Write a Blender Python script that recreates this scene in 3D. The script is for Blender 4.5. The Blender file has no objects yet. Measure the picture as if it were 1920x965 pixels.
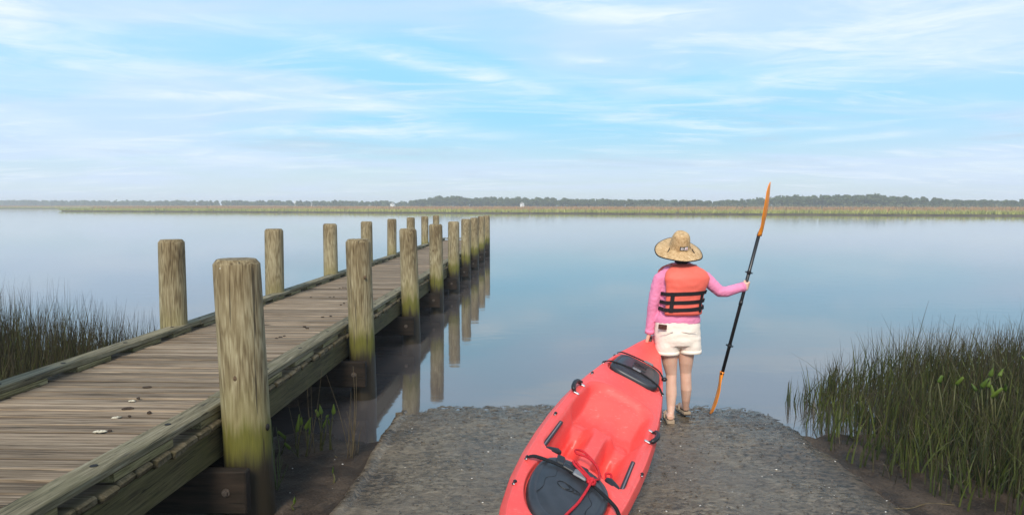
import bpy, bmesh, math, random
import numpy as np
from mathutils import Vector, Matrix, noise as mnoise
random.seed(7); rng = np.random.default_rng(7)
R = math.radians
sc = bpy.context.scene
col = sc.collection

# ------------------------------------------------------------------ camera
H = 1.95                      # lens height above the water
PITCH = math.atan(99.5/1280)
cam_d = bpy.data.cameras.new('camera'); cam = bpy.data.objects.new('camera', cam_d); col.objects.link(cam)
cam_d.sensor_width = 36; cam_d.lens = 24; cam_d.clip_start = .05; cam_d.clip_end = 6000
cam.location = (0, 0, H); cam.rotation_euler = (R(90)-PITCH, 0, 0)
sc.camera = cam
sc.view_settings.view_transform = 'Standard'; sc.view_settings.look = 'None'
sc.view_settings.exposure = 0.32; sc.view_settings.gamma = 1.0

# ------------------------------------------------------------------ node helpers
class NT:
    def __init__(s, nt): s.nt = nt; s.nt.nodes.clear()
    def n(s, typ, **kw):
        nd = s.nt.nodes.new(typ)
        for k, v in kw.items():
            if k.startswith('i_'):
                nd.inputs[k[2:].replace('_', ' ')].default_value = v
            else: setattr(nd, k, v)
        return nd
    def l(s, a, b): s.nt.links.new(a, b)
    def setin(s, sock, v):
        if hasattr(v, 'node') or isinstance(v, bpy.types.NodeSocket): s.l(v, sock)
        else: sock.default_value = v
    def math(s, op, a, b=0.0, c=None, clamp=False):
        nd = s.n('ShaderNodeMath', operation=op, use_clamp=clamp)
        s.setin(nd.inputs[0], a); s.setin(nd.inputs[1], b)
        if c is not None: s.setin(nd.inputs[2], c)
        return nd.outputs[0]
    def vmath(s, op, a, b):
        nd = s.n('ShaderNodeVectorMath', operation=op); s.setin(nd.inputs[0], a); s.setin(nd.inputs[1], b)
        return nd.outputs[0]
    def noise(s, vec, scale=5, detail=4, rough=.5, dist=0.0):
        nd = s.n('ShaderNodeTexNoise'); s.l(vec, nd.inputs['Vector'])
        nd.inputs['Scale'].default_value = scale; nd.inputs['Detail'].default_value = detail
        nd.inputs['Roughness'].default_value = rough; nd.inputs['Distortion'].default_value = dist
        return nd.outputs[0]
    def ramp(s, fac, stops, interp='LINEAR'):
        nd = s.n('ShaderNodeValToRGB'); cr = nd.color_ramp; cr.interpolation = interp
        while len(cr.elements) < len(stops): cr.elements.new(.5)
        for e, (p, c) in zip(cr.elements, stops):
            e.position = p
            e.color = (*c, 1) if isinstance(c, (tuple, list)) else (c, c, c, 1)
        s.setin(nd.inputs[0], fac); return nd.outputs[0]
    def mix(s, fac, a, b, blend='MIX'):
        nd = s.n('ShaderNodeMix', data_type='RGBA', blend_type=blend)
        s.setin(nd.inputs[0], fac)
        for i, v in ((6, a), (7, b)):
            if isinstance(v, tuple) and len(v) == 3: v = (*v, 1)
            s.setin(nd.inputs[i], v)
        return nd.outputs[2]
    def sstep(s, x, a, b):
        nd = s.n('ShaderNodeMapRange', interpolation_type='SMOOTHSTEP')
        s.setin(nd.inputs[0], x); nd.inputs[1].default_value = a; nd.inputs[2].default_value = b
        return nd.outputs[0]
    def mapping(s, vec, scale=(1, 1, 1), loc=(0, 0, 0), rot=(0, 0, 0)):
        nd = s.n('ShaderNodeMapping'); s.l(vec, nd.inputs[0])
        nd.inputs['Location'].default_value = loc; nd.inputs['Rotation'].default_value = rot; nd.inputs['Scale'].default_value = scale
        return nd.outputs[0]
    def bump(s, h, strength=.3, dist=.01, normal=None):
        nd = s.n('ShaderNodeBump'); nd.inputs['Strength'].default_value = strength; nd.inputs['Distance'].default_value = dist
        s.l(h, nd.inputs['Height'])
        if normal: s.l(normal, nd.inputs['Normal'])
        return nd.outputs[0]
def newmat(name):
    m = bpy.data.materials.new(name); m.use_nodes = True; t = NT(m.node_tree)
    out = t.n('ShaderNodeOutputMaterial'); b = t.n('ShaderNodeBsdfPrincipled'); t.l(b.outputs[0], out.inputs[0])
    return m, t, b
def coords(t, rnd=True):
    c = t.n('ShaderNodeTexCoord').outputs['Object']
    if rnd:
        r = t.n('ShaderNodeObjectInfo').outputs['Random']
        k = t.n('ShaderNodeCombineXYZ')
        for i, f in enumerate((37., 53., 71.)): t.l(t.math('MULTIPLY', r, f), k.inputs[i])
        c = t.vmath('ADD', c, k.outputs[0])
    return c

# ------------------------------------------------------------------ sky
SUN_EL, SUN_AZ = R(40), R(-172)          # behind the camera, to the left; azimuth clockwise from +Y
w = bpy.data.worlds.new('World'); sc.world = w; w.use_nodes = True
t = NT(w.node_tree)
out = t.n('ShaderNodeOutputWorld'); bg = t.n('ShaderNodeBackground'); t.l(bg.outputs[0], out.inputs[0])
sky = t.n('ShaderNodeTexSky', sky_type='NISHITA', sun_disc=False, sun_elevation=SUN_EL, sun_rotation=SUN_AZ,
          air_density=1.0, dust_density=.6, ozone_density=1.6)
d = t.n('ShaderNodeTexCoord').outputs['Generated']
sep = t.n('ShaderNodeSeparateXYZ'); t.l(d, sep.inputs[0])
dx, dy, dz = sep.outputs
zz = t.math('MAXIMUM', dz, 0.0)
inv = t.math('DIVIDE', 1.0, t.math('ADD', zz, .10))
px = t.math('MULTIPLY', dx, inv); py = t.math('MULTIPLY', dy, inv)
pc = t.n('ShaderNodeCombineXYZ'); t.l(px, pc.inputs[0]); t.l(py, pc.inputs[1]); pv = pc.outputs[0]
az = t.math('ARCTAN2', dx, dy)                        # radians, + to the right of view
el = t.math('ARCSINE', dz)
# base: Nishita, tinted to a washed cyan, on top of a pale horizon
base = t.mix(1.0, sky.outputs[0], (.070, .092, .096), 'MULTIPLY')
zen = t.mix(.5, base, (.29, .55, .82))
hor = t.mix(t.sstep(el, .01, .13), (.54, .655, .70), (.285, .615, .83))
c0 = t.mix(t.sstep(el, .12, .65), hor, zen)
# soft lavender veil in broad patches
n1 = t.noise(t.mapping(pv, (.33, .62, 1), (3.1, .7, 0), (0, 0, .25)), 1.0, 5, .55, .5)
veil = t.math('MULTIPLY', t.math('ADD', t.sstep(n1, .40, .66), t.math('MULTIPLY', t.sstep(t.math('ABSOLUTE', t.math('ADD', az, -.05)), .18, .6), .35), clamp=True), .68)
c1 = t.mix(veil, c0, (.55, .665, .86))
# fine wisps, drawn out across the view
n2 = t.noise(t.mapping(pv, (.7, 1.9, 1), (1.3, 4.2, 0), (0, 0, .36)), 1.6, 8, .62, .9)
n2b = t.noise(t.mapping(pv, (.5, .5, 1), (7.7, 2.2, 0)), 1.0, 3)
wis = t.math('MULTIPLY', t.sstep(n2, .47, .74), t.sstep(n2b, .36, .60))
c2 = t.mix(t.math('MULTIPLY', wis, .7), c1, (.72, .80, .87))
# grey low streaks near the horizon
ae = t.n('ShaderNodeCombineXYZ'); t.l(az, ae.inputs[0]); t.l(el, ae.inputs[1])
n3 = t.noise(t.mapping(ae.outputs[0], (3.5, 34, 1), (2.2, .4, 0), (0, 0, -.05)), 1.0, 6, .6, .6)
gs = t.math('MULTIPLY', t.sstep(n3, .50, .72), t.math('MULTIPLY', t.sstep(el, .015, .05), t.sstep(t.math('MULTIPLY', el, -1.0), -.17, -.07)))
c3 = t.mix(t.math('MULTIPLY', gs, .6), c2, (.42, .55, .68))
n4 = t.noise(t.mapping(ae.outputs[0], (2.6, 30, 1), (5.2, 1.4, 0), (0, 0, -.04)), 1.0, 6, .62, .8)
ws = t.math('MULTIPLY', t.sstep(n4, .52, .74), t.math('MULTIPLY', t.sstep(el, .01, .06), t.sstep(t.math('MULTIPLY', el, -1.0), -.24, -.10)))
cc = t.mix(t.math('MULTIPLY', ws, .6), c3, (.66, .775, .83))
# individual cirrus streaks: (azimuth, elevation, half length, half width, slope, curve, amount)
warp = t.noise(t.mapping(ae.outputs[0], (6, 26, 1)), 1.0, 5, .6, .4)
tex = t.noise(t.mapping(ae.outputs[0], (7, 52, 1), rot=(0, 0, .14)), 1.0, 6, .65, .8)
STREAKS = [(-.316, .1415, .185, .0075, -.022, -.20, .80), (-.24, .148, .07, .004, -.06, 0, .45), (-.097, .191, .135, .0095, -.175, .20, .62), (-.01, .172, .09, .012, -.16, .1, .35),
           (-.24, .103, .13, .008, .03, -.12, .60), (-.10, .099, .12, .010, -.02, 0, .40), (.10, .270, .16, .016, -.175, .25, .75), (.20, .262, .11, .012, -.05, .3, .45),
           (-.65, .215, .060, .032, 0, 0, .80), (-.56, .19, .12, .035, .1, 0, .40), (-.64, .107, .075, .010, -.15, 0, .55), (.49, .208, .165, .038, .06, -.5, .62), (.58, .235, .09, .022, .0, 0, .45),
           (.11, .202, .05, .008, -.08, 0, .5), (.305, .104, .065, .0055, -.08, 0, .5), (.475, .087, .075, .0045, .06, 0, .5), (.39, .098, .06, .004, .03, 0, .35), (.17, .118, .08, .006, -.03, 0, .35),
           (-.44, .067, .14, .012, -.04, -.2, .55), (.05, .150, .12, .012, -.06, 0, .35), (.30, .160, .16, .014, -.03, 0, .30), (-.50, .165, .16, .016, .02, 0, .35), (-.36, .235, .18, .02, -.10, 0, .30)]
for (a, e, hl, hw, sl, cv, am) in STREAKS:
    u = t.math('SUBTRACT', az, a)
    line = t.math('ADD', t.math('MULTIPLY', u, sl), t.math('MULTIPLY', t.math('MULTIPLY', u, u), cv))
    v = t.math('SUBTRACT', t.math('SUBTRACT', el, e), line)
    v = t.math('ADD', v, t.math('MULTIPLY', t.math('SUBTRACT', warp, .5), hw*2.6))
    v = t.math('DIVIDE', v, hw); uu = t.math('DIVIDE', u, hl)
    g = t.math('POWER', 2.718, t.math('MULTIPLY', t.math('ADD', t.math('MULTIPLY', v, v), t.math('POWER', t.math('ABSOLUTE', uu), 3.0)), -1.0))
    g = t.math('MULTIPLY', g, t.math('MULTIPLY_ADD', t.sstep(tex, .30, .70), 1.0, .12), clamp=True)
    front = t.sstep(dy, .0, .2)
    cc = t.mix(t.math('MULTIPLY', t.math('MULTIPLY', g, am), front), cc, (.76, .83, .88))
# below the horizon: dull ground tone
fin = t.mix(t.sstep(dz, -.03, 0.0), (.16, .17, .16), cc)
t.l(fin, bg.inputs[0]); bg.inputs[1].default_value = 1.0

sd = bpy.data.lights.new('sun', 'SUN'); sd.energy = 3.0; sd.angle = R(14); sd.color = (1, .92, .80)
sun = bpy.data.objects.new('sun', sd); col.objects.link(sun)
sdir = Vector((math.sin(SUN_AZ)*math.cos(SUN_EL), math.cos(SUN_AZ)*math.cos(SUN_EL), math.sin(SUN_EL)))
sun.rotation_euler = sdir.to_track_quat('Z', 'Y').to_euler(); sun.location = sdir*60

# ------------------------------------------------------------------ geometry helpers
ROOT = {}
class MB:
    def __init__(s): s.v = []; s.f = []
    def add(s, v, f):
        o = len(s.v); s.v += [tuple(map(float, p)) for p in v]; s.f += [tuple(i+o for i in q) for q in f]; return s
    def box(s, c, size, rot=None, bev=0.0):
        hx, hy, hz = [k/2 for k in size]
        if bev <= 0:
            v = [(x, y, z) for z in (-hz, hz) for (x, y) in ((-hx, -hy), (hx, -hy), (hx, hy), (-hx, hy))]
            f = [(3, 2, 1, 0), (4, 5, 6, 7), (0, 1, 5, 4), (1, 2, 6, 5), (2, 3, 7, 6), (3, 0, 4, 7)]
        else:
            b = min(bev, hx*.9, hy*.9, hz*.9)
            def ring(x, y, z, c):   # octagonal outline
                return [(-x+c, -y, z), (x-c, -y, z), (x, -y+c, z), (x, y-c, z), (x-c, y, z), (-x+c, y, z), (-x, y-c, z), (-x, -y+c, z)]
            v = ring(hx-b, hy-b, -hz, b*.5)+ring(hx, hy, -hz+b, b)+ring(hx, hy, hz-b, b)+ring(hx-b, hy-b, hz, b*.5)
            f = [tuple(range(7, -1, -1)), tuple(range(24, 32))]
            for k in range(3):
                for i in range(8): j = (i+1) % 8; f.append((k*8+i, k*8+j, k*8+8+j, k*8+8+i))
        if rot is not None:
            M = rot if isinstance(rot, Matrix) else Matrix.Rotation(rot, 3, 'Z')
            v = [tuple(M @ Vector(p)) for p in v]
        return s.add([(p[0]+c[0], p[1]+c[1], p[2]+c[2]) for p in v], f)
    def loft(s, rings, cap=True, close=True):
        n = len(rings[0]); v = [p for r in rings for p in r]; f = []
        for k in range(len(rings)-1):
            for i in range(n if close else n-1):
                j = (i+1) % n; f.append((k*n+i, k*n+j, (k+1)*n+j, (k+1)*n+i))
        if cap: f.append(tuple(range(n-1, -1, -1))); f.append(tuple((len(rings)-1)*n+i for i in range(n)))
        return s.add(v, f)
    def tube(s, path, rad, n=8, squash=None, cap=True, up=None):
        P = [Vector(p) for p in path]
        if not hasattr(rad, '__len__'): rad = [rad]*len(P)
        rings = []; a = None
        for i, p in enumerate(P):
            d = (P[min(i+1, len(P)-1)]-P[max(i-1, 0)]).normalized()
            if a is None:
                a = Vector(up) if up is not None else (Vector((0, 0, 1)) if abs(d.z) < .9 else Vector((0, 1, 0)))
            a = (a-d*a.dot(d)).normalized(); b = d.cross(a)
            q = squash or 1.0
            rings.append([p+(a*math.cos(2*math.pi*k/n)*q+b*math.sin(2*math.pi*k/n))*rad[i] for k in range(n)])
        return s.loft(rings, cap)
    def ell(s, c, r, nu=14, nv=8, M=None):
        rings = []
        for k in range(1, nv):
            th = math.pi*k/nv
            rings.append([(math.cos(2*math.pi*i/nu)*math.sin(th)*r[0], math.sin(2*math.pi*i/nu)*math.sin(th)*r[1], -math.cos(th)*r[2]) for i in range(nu)])
        v = [p for q in rings for p in q]+[(0, 0, -r[2]), (0, 0, r[2])]; f = []
        for k in range(nv-2):
            for i in range(nu):
                j = (i+1) % nu; f.append((k*nu+i, k*nu+j, (k+1)*nu+j, (k+1)*nu+i))
        nb = len(v)-2
        for i in range(nu):
            j = (i+1) % nu; f.append((j, i, nb)); f.append(((nv-2)*nu+i, (nv-2)*nu+j, nb+1))
        if M is not None: v = [tuple(M @ Vector(p)) for p in v]
        return s.add([(p[0]+c[0], p[1]+c[1], p[2]+c[2]) for p in v], f)
    def mesh(s, name, org=(0, 0, 0)):
        me = bpy.data.meshes.new(name)
        me.from_pydata([(p[0]-org[0], p[1]-org[1], p[2]-org[2]) for p in s.v], [], s.f); me.update(); return me
def wloc(o): return ROOT.get(o.name, Vector(o.location))
def link(name, me, mat, parent=None, org=(0, 0, 0), smooth=False, rot=None, scale=None):
    """a mesh object whose origin sits at world point org; parents are never rotated or scaled"""
    o = bpy.data.objects.new(name, me); col.objects.link(o)
    if mat and not me.materials: me.materials.append(mat)
    if smooth: me.polygons.foreach_set('use_smooth', [True]*len(me.polygons))
    org = Vector(org); ROOT[o.name] = org
    o.location = org-(wloc(parent) if parent else Vector((0, 0, 0)))
    if parent: o.parent = parent
    if rot is not None: o.rotation_euler = rot
    if scale is not None: o.scale = scale
    return o
def cen(mb):
    a = np.array(mb.v); lo, hi = a.min(0), a.max(0); return ((lo[0]+hi[0])/2, (lo[1]+hi[1])/2, lo[2])
def build(mb, name, mat, parent=None, org=None, smooth=False):
    org = cen(mb) if org is None else org
    return link(name, mb.mesh(name, org), mat, parent, org, smooth)
def thing(name, label, cat, loc, group=None):
    o = bpy.data.objects.new(name, None); col.objects.link(o); o.empty_display_size = .2
    o.location = loc; ROOT[o.name] = Vector(loc); o['label'] = label; o['category'] = cat
    if group: o['group'] = group
    return o
def tag(o, label, cat, group=None):
    o['label'] = label; o['category'] = cat
    if group: o['group'] = group
    return o
def kind(o, k, label=None):
    o['kind'] = k
    if label: o['label'] = label
    return o
def remeshed(mb, voxel, smooth_it=4, wrinkle=None):
    me = mb.mesh('tmp'); o = bpy.data.objects.new('tmp', me); col.objects.link(o)
    r = o.modifiers.new('r', 'REMESH'); r.mode = 'VOXEL'; r.voxel_size = voxel
    s = o.modifiers.new('s', 'SMOOTH'); s.iterations = smooth_it; s.factor = .5
    dg = bpy.context.evaluated_depsgraph_get(); e = o.evaluated_get(dg)
    m2 = bpy.data.meshes.new_from_object(e); bpy.data.objects.remove(o); bpy.data.meshes.remove(me)
    if wrinkle:
        m2.update()
        nv = len(m2.vertices); co = np.empty(nv*3); no = np.empty(nv*3)
        m2.vertices.foreach_get('co', co); m2.vertex_normals.foreach_get('vector', no)
        co = co.reshape(-1, 3); no = no.reshape(-1, 3)
        dis = np.array([wrinkle(c) for c in co]); co += no*dis[:, None]
        m2.vertices.foreach_set('co', co.ravel()); m2.update()
    out = MB(); out.v = [tuple(v.co) for v in m2.vertices]; out.f = [tuple(p.vertices) for p in m2.polygons]
    bpy.data.meshes.remove(m2); return out
def catmull(pts, n=8):
    P = [Vector(p) for p in pts]; P = [P[0]*2-P[1]]+P+[P[-1]*2-P[-2]]; o = []
    for i in range(1, len(P)-2):
        for k in range(n):
            u = k/n; a, b, c, d_ = P[i-1:i+3]
            o.append(.5*((2*b)+(c-a)*u+(2*a-5*b+4*c-d_)*u*u+(3*b-a-3*c+d_)*u**3))
    o.append(P[-2]); return o
def at(px_, py_, Y):
    """world point on the vertical plane at distance Y that photo position (px,py) looks at"""
    c, s = math.cos(PITCH), math.sin(PITCH); a = (px_-960)/1280; b = -(py_-482.5)/1280
    vy = c+b*s; vz = -s+b*c; k = Y/vy
    return Vector((a*k, Y, H+vz*k))

# ------------------------------------------------------------------ materials
def simple(name, c, rough=.6, spec=.5, var=.12, nscale=8, bump=.0, bdist=.002, metal=0., bscale=None, coat=0.):
    m, t, b = newmat(name); v = coords(t, False)
    n = t.noise(v, nscale, 5, .6)
    lo = tuple(k*(1-var) for k in c); hi = tuple(min(1, k*(1+var)) for k in c)
    t.l(t.ramp(n, [(.3, lo), (.7, hi)]), b.inputs['Base Color'])
    b.inputs['Roughness'].default_value = rough; b.inputs['Specular IOR Level'].default_value = spec; b.inputs['Metallic'].default_value = metal
    b.inputs['Coat Weight'].default_value = coat
    if bump: t.l(t.bump(t.noise(v, bscale or nscale*6, 5, .65), bump, bdist), b.inputs['Normal'])
    return m
def wood(name, tones, along, grain=42, moss=None, rough=.8, bumpd=.004):
    """weathered board: tones dark->light, grain drawn out along local axis `along`"""
    m, t, b = newmat(name); v = coords(t)
    sca = [grain]*3; sca[along] = 2.4
    n = t.noise(t.mapping(v, tuple(sca)), 1.0, 8, .68, .35)
    sc2 = [grain*.16]*3; sc2[along] = .45
    n2 = t.noise(t.mapping(v, tuple(sc2), (4, 2, 7)), 1.0, 4, .55, .5)
    f = t.math('ADD', t.math('MULTIPLY', n, .62), t.math('MULTIPLY', n2, .38))
    cl = t.ramp(f, [(.38, tones[0]), (.455, tones[1]), (.53, tones[2]), (.62, tones[3])])
    rv = t.n('ShaderNodeObjectInfo').outputs['Random']
    cl = t.mix(1.0, cl, t.ramp(rv, [(0, (.74, .72, .69)), (.35, (.93, .91, .88)), (.7, (1.04, 1.02, 1.0)), (1, (1.20, 1.16, 1.12))]), 'MULTIPLY')
    # long drying cracks
    sc3 = [grain*1.5]*3; sc3[along] = 1.6
    ck = t.noise(t.mapping(v, tuple(sc3), (9, 9, 3)), 1.0, 3, .5, .2)
    crack = t.sstep(ck, .63, .67)
    cl = t.mix(t.math('MULTIPLY', crack, .85), cl, tuple(k*.35 for k in tones[0]))
    if along == 0 and grain == 74:      # green growth on the board ends, gap shade painted along the long edges
        ax = t.n('ShaderNodeSeparateXYZ'); t.l(t.n('ShaderNodeTexCoord').outputs['Object'], ax.inputs[0])
        gap = t.math('ADD', t.math('ABSOLUTE', ax.outputs[1]), t.math('MULTIPLY', t.math('SUBTRACT', n, .5), .016))
        cl = t.mix(t.math('MULTIPLY', t.sstep(gap, .056, .066), .8), cl, (.022, .015, .010))
        ee = t.sstep(t.math('ADD', t.math('ABSOLUTE', ax.outputs[0]), t.math('MULTIPLY', n2, .08)), .85, .90)
        cl = t.mix(t.math('MULTIPLY', ee, .7), cl, t.mix(n, (.030, .025, .010), (.105, .088, .038)))
    if moss:
        g = t.noise(v, 3.2, 5, .6, .3)
        cl = t.mix(t.math('MULTIPLY', t.sstep(g, .40, .66), moss[1]), cl, moss[0])
    t.l(cl, b.inputs['Base Color']); b.inputs['Roughness'].default_value = rough; b.inputs['Specular IOR Level'].default_value = .25
    h = t.math('SUBTRACT', t.math('MULTIPLY', n, .8), crack)
    t.l(t.bump(h, .9, bumpd), b.inputs['Normal'])
    return m
M_plank = wood('plank_wood', [(.066, .045, .026), (.168, .122, .078), (.255, .192, .128), (.395, .31, .22)], 0, 74)
M_curb = wood('curb_wood', [(.05, .043, .026), (.135, .115, .068), (.215, .185, .115), (.31, .28, .20)], 1, 85, ((.11, .105, .05), .35))
M_block = wood('block_wood', [(.07, .058, .026), (.17, .145, .065), (.25, .215, .11), (.33, .29, .17)], 1, 80, ((.12, .115, .04), .4))
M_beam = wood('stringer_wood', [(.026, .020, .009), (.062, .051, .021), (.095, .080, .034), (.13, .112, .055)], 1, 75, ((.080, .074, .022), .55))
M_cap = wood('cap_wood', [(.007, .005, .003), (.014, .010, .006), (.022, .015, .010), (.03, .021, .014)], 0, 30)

def post_mat():
    m, t, b = newmat('piling_wood'); v = coords(t)
    # cathedral grain: distorted rings sliced by the round surface
    n0 = t.noise(t.mapping(v, (8, 8, 1.25)), 1.0, 3, .5, .3)
    rings = t.math('SINE', t.math('MULTIPLY', n0, 70.0))
    fine = t.noise(t.mapping(v, (95, 95, 5)), 1.0, 6, .65, .2)
    blot = t.noise(t.mapping(v, (3.2, 3.2, 1.3), (2, 5, 1)), 1.0, 5, .6, .4)
    f = t.math('ADD', t.math('MULTIPLY', rings, .055), t.math('ADD', t.math('MULTIPLY', fine, .55), t.math('MULTIPLY', blot, .40)))
    cl = t.ramp(f, [(.33, (.10, .070, .034)), (.44, (.205, .160, .085)), (.54, (.300, .250, .145)), (.66, (.43, .375, .235))])
    pos = t.n('ShaderNodeNewGeometry').outputs['Position']; sp = t.n('ShaderNodeSeparateXYZ'); t.l(pos, sp.inputs[0]); z = sp.outputs[2]
    drip = t.noise(t.mapping(v, (16, 16, 1.1), (8, 1, 3)), 1.0, 4, .6)
    zw = t.math('ADD', z, t.math('MULTIPLY', t.math('SUBTRACT', drip, .5), .38))
    # weathered brown crown, olive algae above the tide line, black-brown below it
    cl = t.mix(t.math('MULTIPLY', t.sstep(zw, 1.05, 1.55), .55), cl, t.mix(1.0, cl, (.72, .62, .55), 'MULTIPLY'))
    yel = t.math('MULTIPLY', t.sstep(t.math('MULTIPLY', zw, -1.0), -1.0, -.68), .55)
    cl = t.mix(yel, cl, (.24, .21, .085))
    gr = t.math('MULTIPLY', t.sstep(t.math('MULTIPLY', zw, -1.0), -.74, -.58), .90)
    cl = t.mix(gr, cl, t.mix(fine, (.060, .062, .008), (.150, .142, .016)))
    dk = t.sstep(t.math('MULTIPLY', zw, -1.0), -.56, -.38)
    cl = t.mix(t.math('MULTIPLY', dk, .96), cl, t.mix(blot, (.012, .009, .006), (.034, .025, .017)))
    ck = t.noise(t.mapping(v, (46, 46, .9), (3, 3, 3)), 1.0, 3, .5, .2)
    crack = t.math('MULTIPLY', t.sstep(ck, .63, .67), .75)
    cl = t.mix(crack, cl, (.03, .022, .014))
    t.l(cl, b.inputs['Base Color']); b.inputs['Specular IOR Level'].default_value = .3
    t.l(t.math('MULTIPLY_ADD', dk, -.35, .82), b.inputs['Roughness'])
    t.l(t.bump(t.math('SUBTRACT', f, crack), .6, .004), b.inputs['Normal'])
    return m
M_post = post_mat()
M_steel = simple('galvanised_steel', (.10, .08, .065), .6, .4, .4, 60, metal=.5)
M_hole = simple('hole_shade', (.012, .010, .009), .7, .3)  # shade inside bolt holes, given as a near-black colour
M_knot = simple('knot_wood', (.12, .075, .04), .75, .3, .6, 70, .6, .003)

def mud_mat():
    m, t, b = newmat('wet_mud'); v = t.n('ShaderNodeNewGeometry').outputs['Position']
    n1 = t.noise(v, 3.0, 6, .6, .3); n2 = t.noise(t.mapping(v, (60, 95, 60)), 1.0, 5, .65, .5)
    cl = t.ramp(t.math('ADD', t.math('MULTIPLY', n1, .5), t.math('MULTIPLY', n2, .5)), [(.40, (.016, .010, .006)), (.5, (.050, .032, .019)), (.60, (.115, .080, .052))])
    fl = t.noise(v, 130, 2, .5); cl = t.mix(t.sstep(fl, .74, .77), cl, (.42, .38, .33))
    t.l(cl, b.inputs['Base Color'])
    t.l(t.ramp(n1, [(.35, .34), (.65, .66)]), b.inputs['Roughness']); b.inputs['Specular IOR Level'].default_value = .22
    t.l(t.bump(n2, 1.0, .02, t.bump(n1, .6, .05)), b.inputs['Normal']); return m
M_mud = mud_mat()
def ramp_mat():
    m, t, b = newmat('wet_gravel_concrete'); v = t.n('ShaderNodeNewGeometry').outputs['Position']
    n1 = t.noise(v, 1.6, 5, .6, .4)
    ns = t.noise(t.mapping(v, (15, 27, 30), rot=(0, 0, -.18)), 1.0, 7, .72, 1.0)        # ripples and flakes
    nf = t.noise(v, 120, 4, .65, .3)
    f = t.math('ADD', t.math('MULTIPLY', ns, .66), t.math('ADD', t.math('MULTIPLY', nf, .2), t.math('MULTIPLY', n1, .14)))
    cl = t.ramp(f, [(.40, (.026, .017, .009)), (.465, (.102, .074, .044)), (.54, (.190, .146, .094)), (.62, (.29, .235, .162))])
    silt = t.sstep(t.noise(t.mapping(v, (1.1, .7, 1), (4, 2, 0)), 1.0, 4, .55), .48, .66)
    cl = t.mix(t.math('MULTIPLY', silt, .45), cl, (.115, .095, .074))
    sx = t.n('ShaderNodeSeparateXYZ'); t.l(v, sx.inputs[0])
    wob = t.math('ADD', sx.outputs[0], t.math('MULTIPLY', t.math('SUBTRACT', n1, .5), 2.2))
    mudr = t.math('MAXIMUM', t.sstep(wob, 1.5, 2.5), t.math('MULTIPLY', t.sstep(t.math('MULTIPLY', wob, -1.0), .72, 1.15), .7))
    cl = t.mix(t.math('MULTIPLY', mudr, .85), cl, t.mix(t.sstep(ns, .42, .58), (.018, .012, .007), (.115, .080, .050)))
    sh = t.n('ShaderNodeTexVoronoi'); t.l(v, sh.inputs['Vector']); sh.inputs['Scale'].default_value = 26
    wn = t.n('ShaderNodeSeparateColor'); t.l(sh.outputs['Color'], wn.inputs[0])
    fleck = t.math('MULTIPLY', t.math('LESS_THAN', sh.outputs['Distance'], .10), t.math('GREATER_THAN', wn.outputs[0], .95))
    cl = t.mix(t.math('MULTIPLY', fleck, .7), cl, (.5, .47, .42))
    t.l(cl, b.inputs['Base Color'])
    wet = t.sstep(t.math('MULTIPLY', t.math('ADD', sx.outputs[2], t.math('MULTIPLY', t.math('SUBTRACT', n1, .5), .05)), -1.0), -.045, -.012)
    cl = t.mix(t.math('MULTIPLY', wet, .55), cl, t.mix(1.0, cl, (.45, .42, .40), 'MULTIPLY')); t.l(cl, b.inputs['Base Color'])
    t.l(t.math('MULTIPLY', t.ramp(n1, [(.40, .20), (.62, .36)]), t.math('MULTIPLY_ADD', wet, -.6, 1.0)), b.inputs['Roughness']); b.inputs['Specular IOR Level'].default_value = .30
    h = t.math('ADD', t.math('MULTIPLY', ns, 1.0), t.math('MULTIPLY', nf, .35))
    t.l(t.bump(h, 1.0, .011), b.inputs['Normal']); return m
M_ramp = ramp_mat()
def water_mat():
    m, t, b = newmat('river_water'); v = t.n('ShaderNodeNewGeometry').outputs['Position']
    b.inputs['Base Color'].default_value = (.078, .068, .064, 1)
    b.inputs['Roughness'].default_value = .05; b.inputs['IOR'].default_value = 2.7; b.inputs['Specular IOR Level'].default_value = .5
    n = t.noise(t.mapping(v, (1.6, 3.4, 1)), 1.0, 3, .5, .3); n2 = t.noise(t.mapping(v, (9, 20, 1)), 1.0, 2, .5, .2)
    h = t.math('ADD', n, t.math('MULTIPLY', n2, .10))
    t.l(t.bump(h, .026, .06), b.inputs['Normal']); return m
M_water = water_mat()
def blade_mat(name, lo, hi, tip=None):
    m, t, b = newmat(name); a = t.n('ShaderNodeAttribute', attribute_name='tone').outputs['Fac']
    g = t.n('ShaderNodeAttribute', attribute_name='along').outputs['Fac']
    cl = t.ramp(a, [(0, lo), (1, hi)])
    if tip: cl = t.mix(t.sstep(g, .55, 1.0), cl, tip)
    t.l(cl, b.inputs['Base Color']); b.inputs['Roughness'].default_value = .55; b.inputs['Specular IOR Level'].default_value = .3
    tr = t.n('ShaderNodeBsdfTranslucent'); t.l(cl, tr.inputs[0])
    mx = t.n('ShaderNodeMixShader'); mx.inputs[0].default_value = .22
    outn = [n_ for n_ in m.node_tree.nodes if n_.type == 'OUTPUT_MATERIAL'][0]
    t.l(b.outputs[0], mx.inputs[1]); t.l(tr.outputs[0], mx.inputs[2]); t.l(mx.outputs[0], outn.inputs[0]); return m
M_reed = blade_mat('reed_green', (.022, .032, .007), (.130, .160, .034), (.060, .046, .020))
M_reedd = blade_mat('reed_brown', (.020, .016, .008), (.110, .096, .042), (.028, .018, .012))
M_straw = blade_mat('reed_straw', (.11, .085, .05), (.26, .21, .13))
M_leaf = blade_mat('broad_leaf', (.060, .105, .013), (.155, .215, .030))
M_marshg = blade_mat('marsh_green', (.24, .27, .05), (.50, .47, .12), (.46, .38, .15))
M_marshr = blade_mat('marsh_rust', (.34, .18, .085), (.52, .32, .14))
M_tree = blade_mat('tree_leaf', (.042, .070, .018), (.125, .160, .048))
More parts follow.
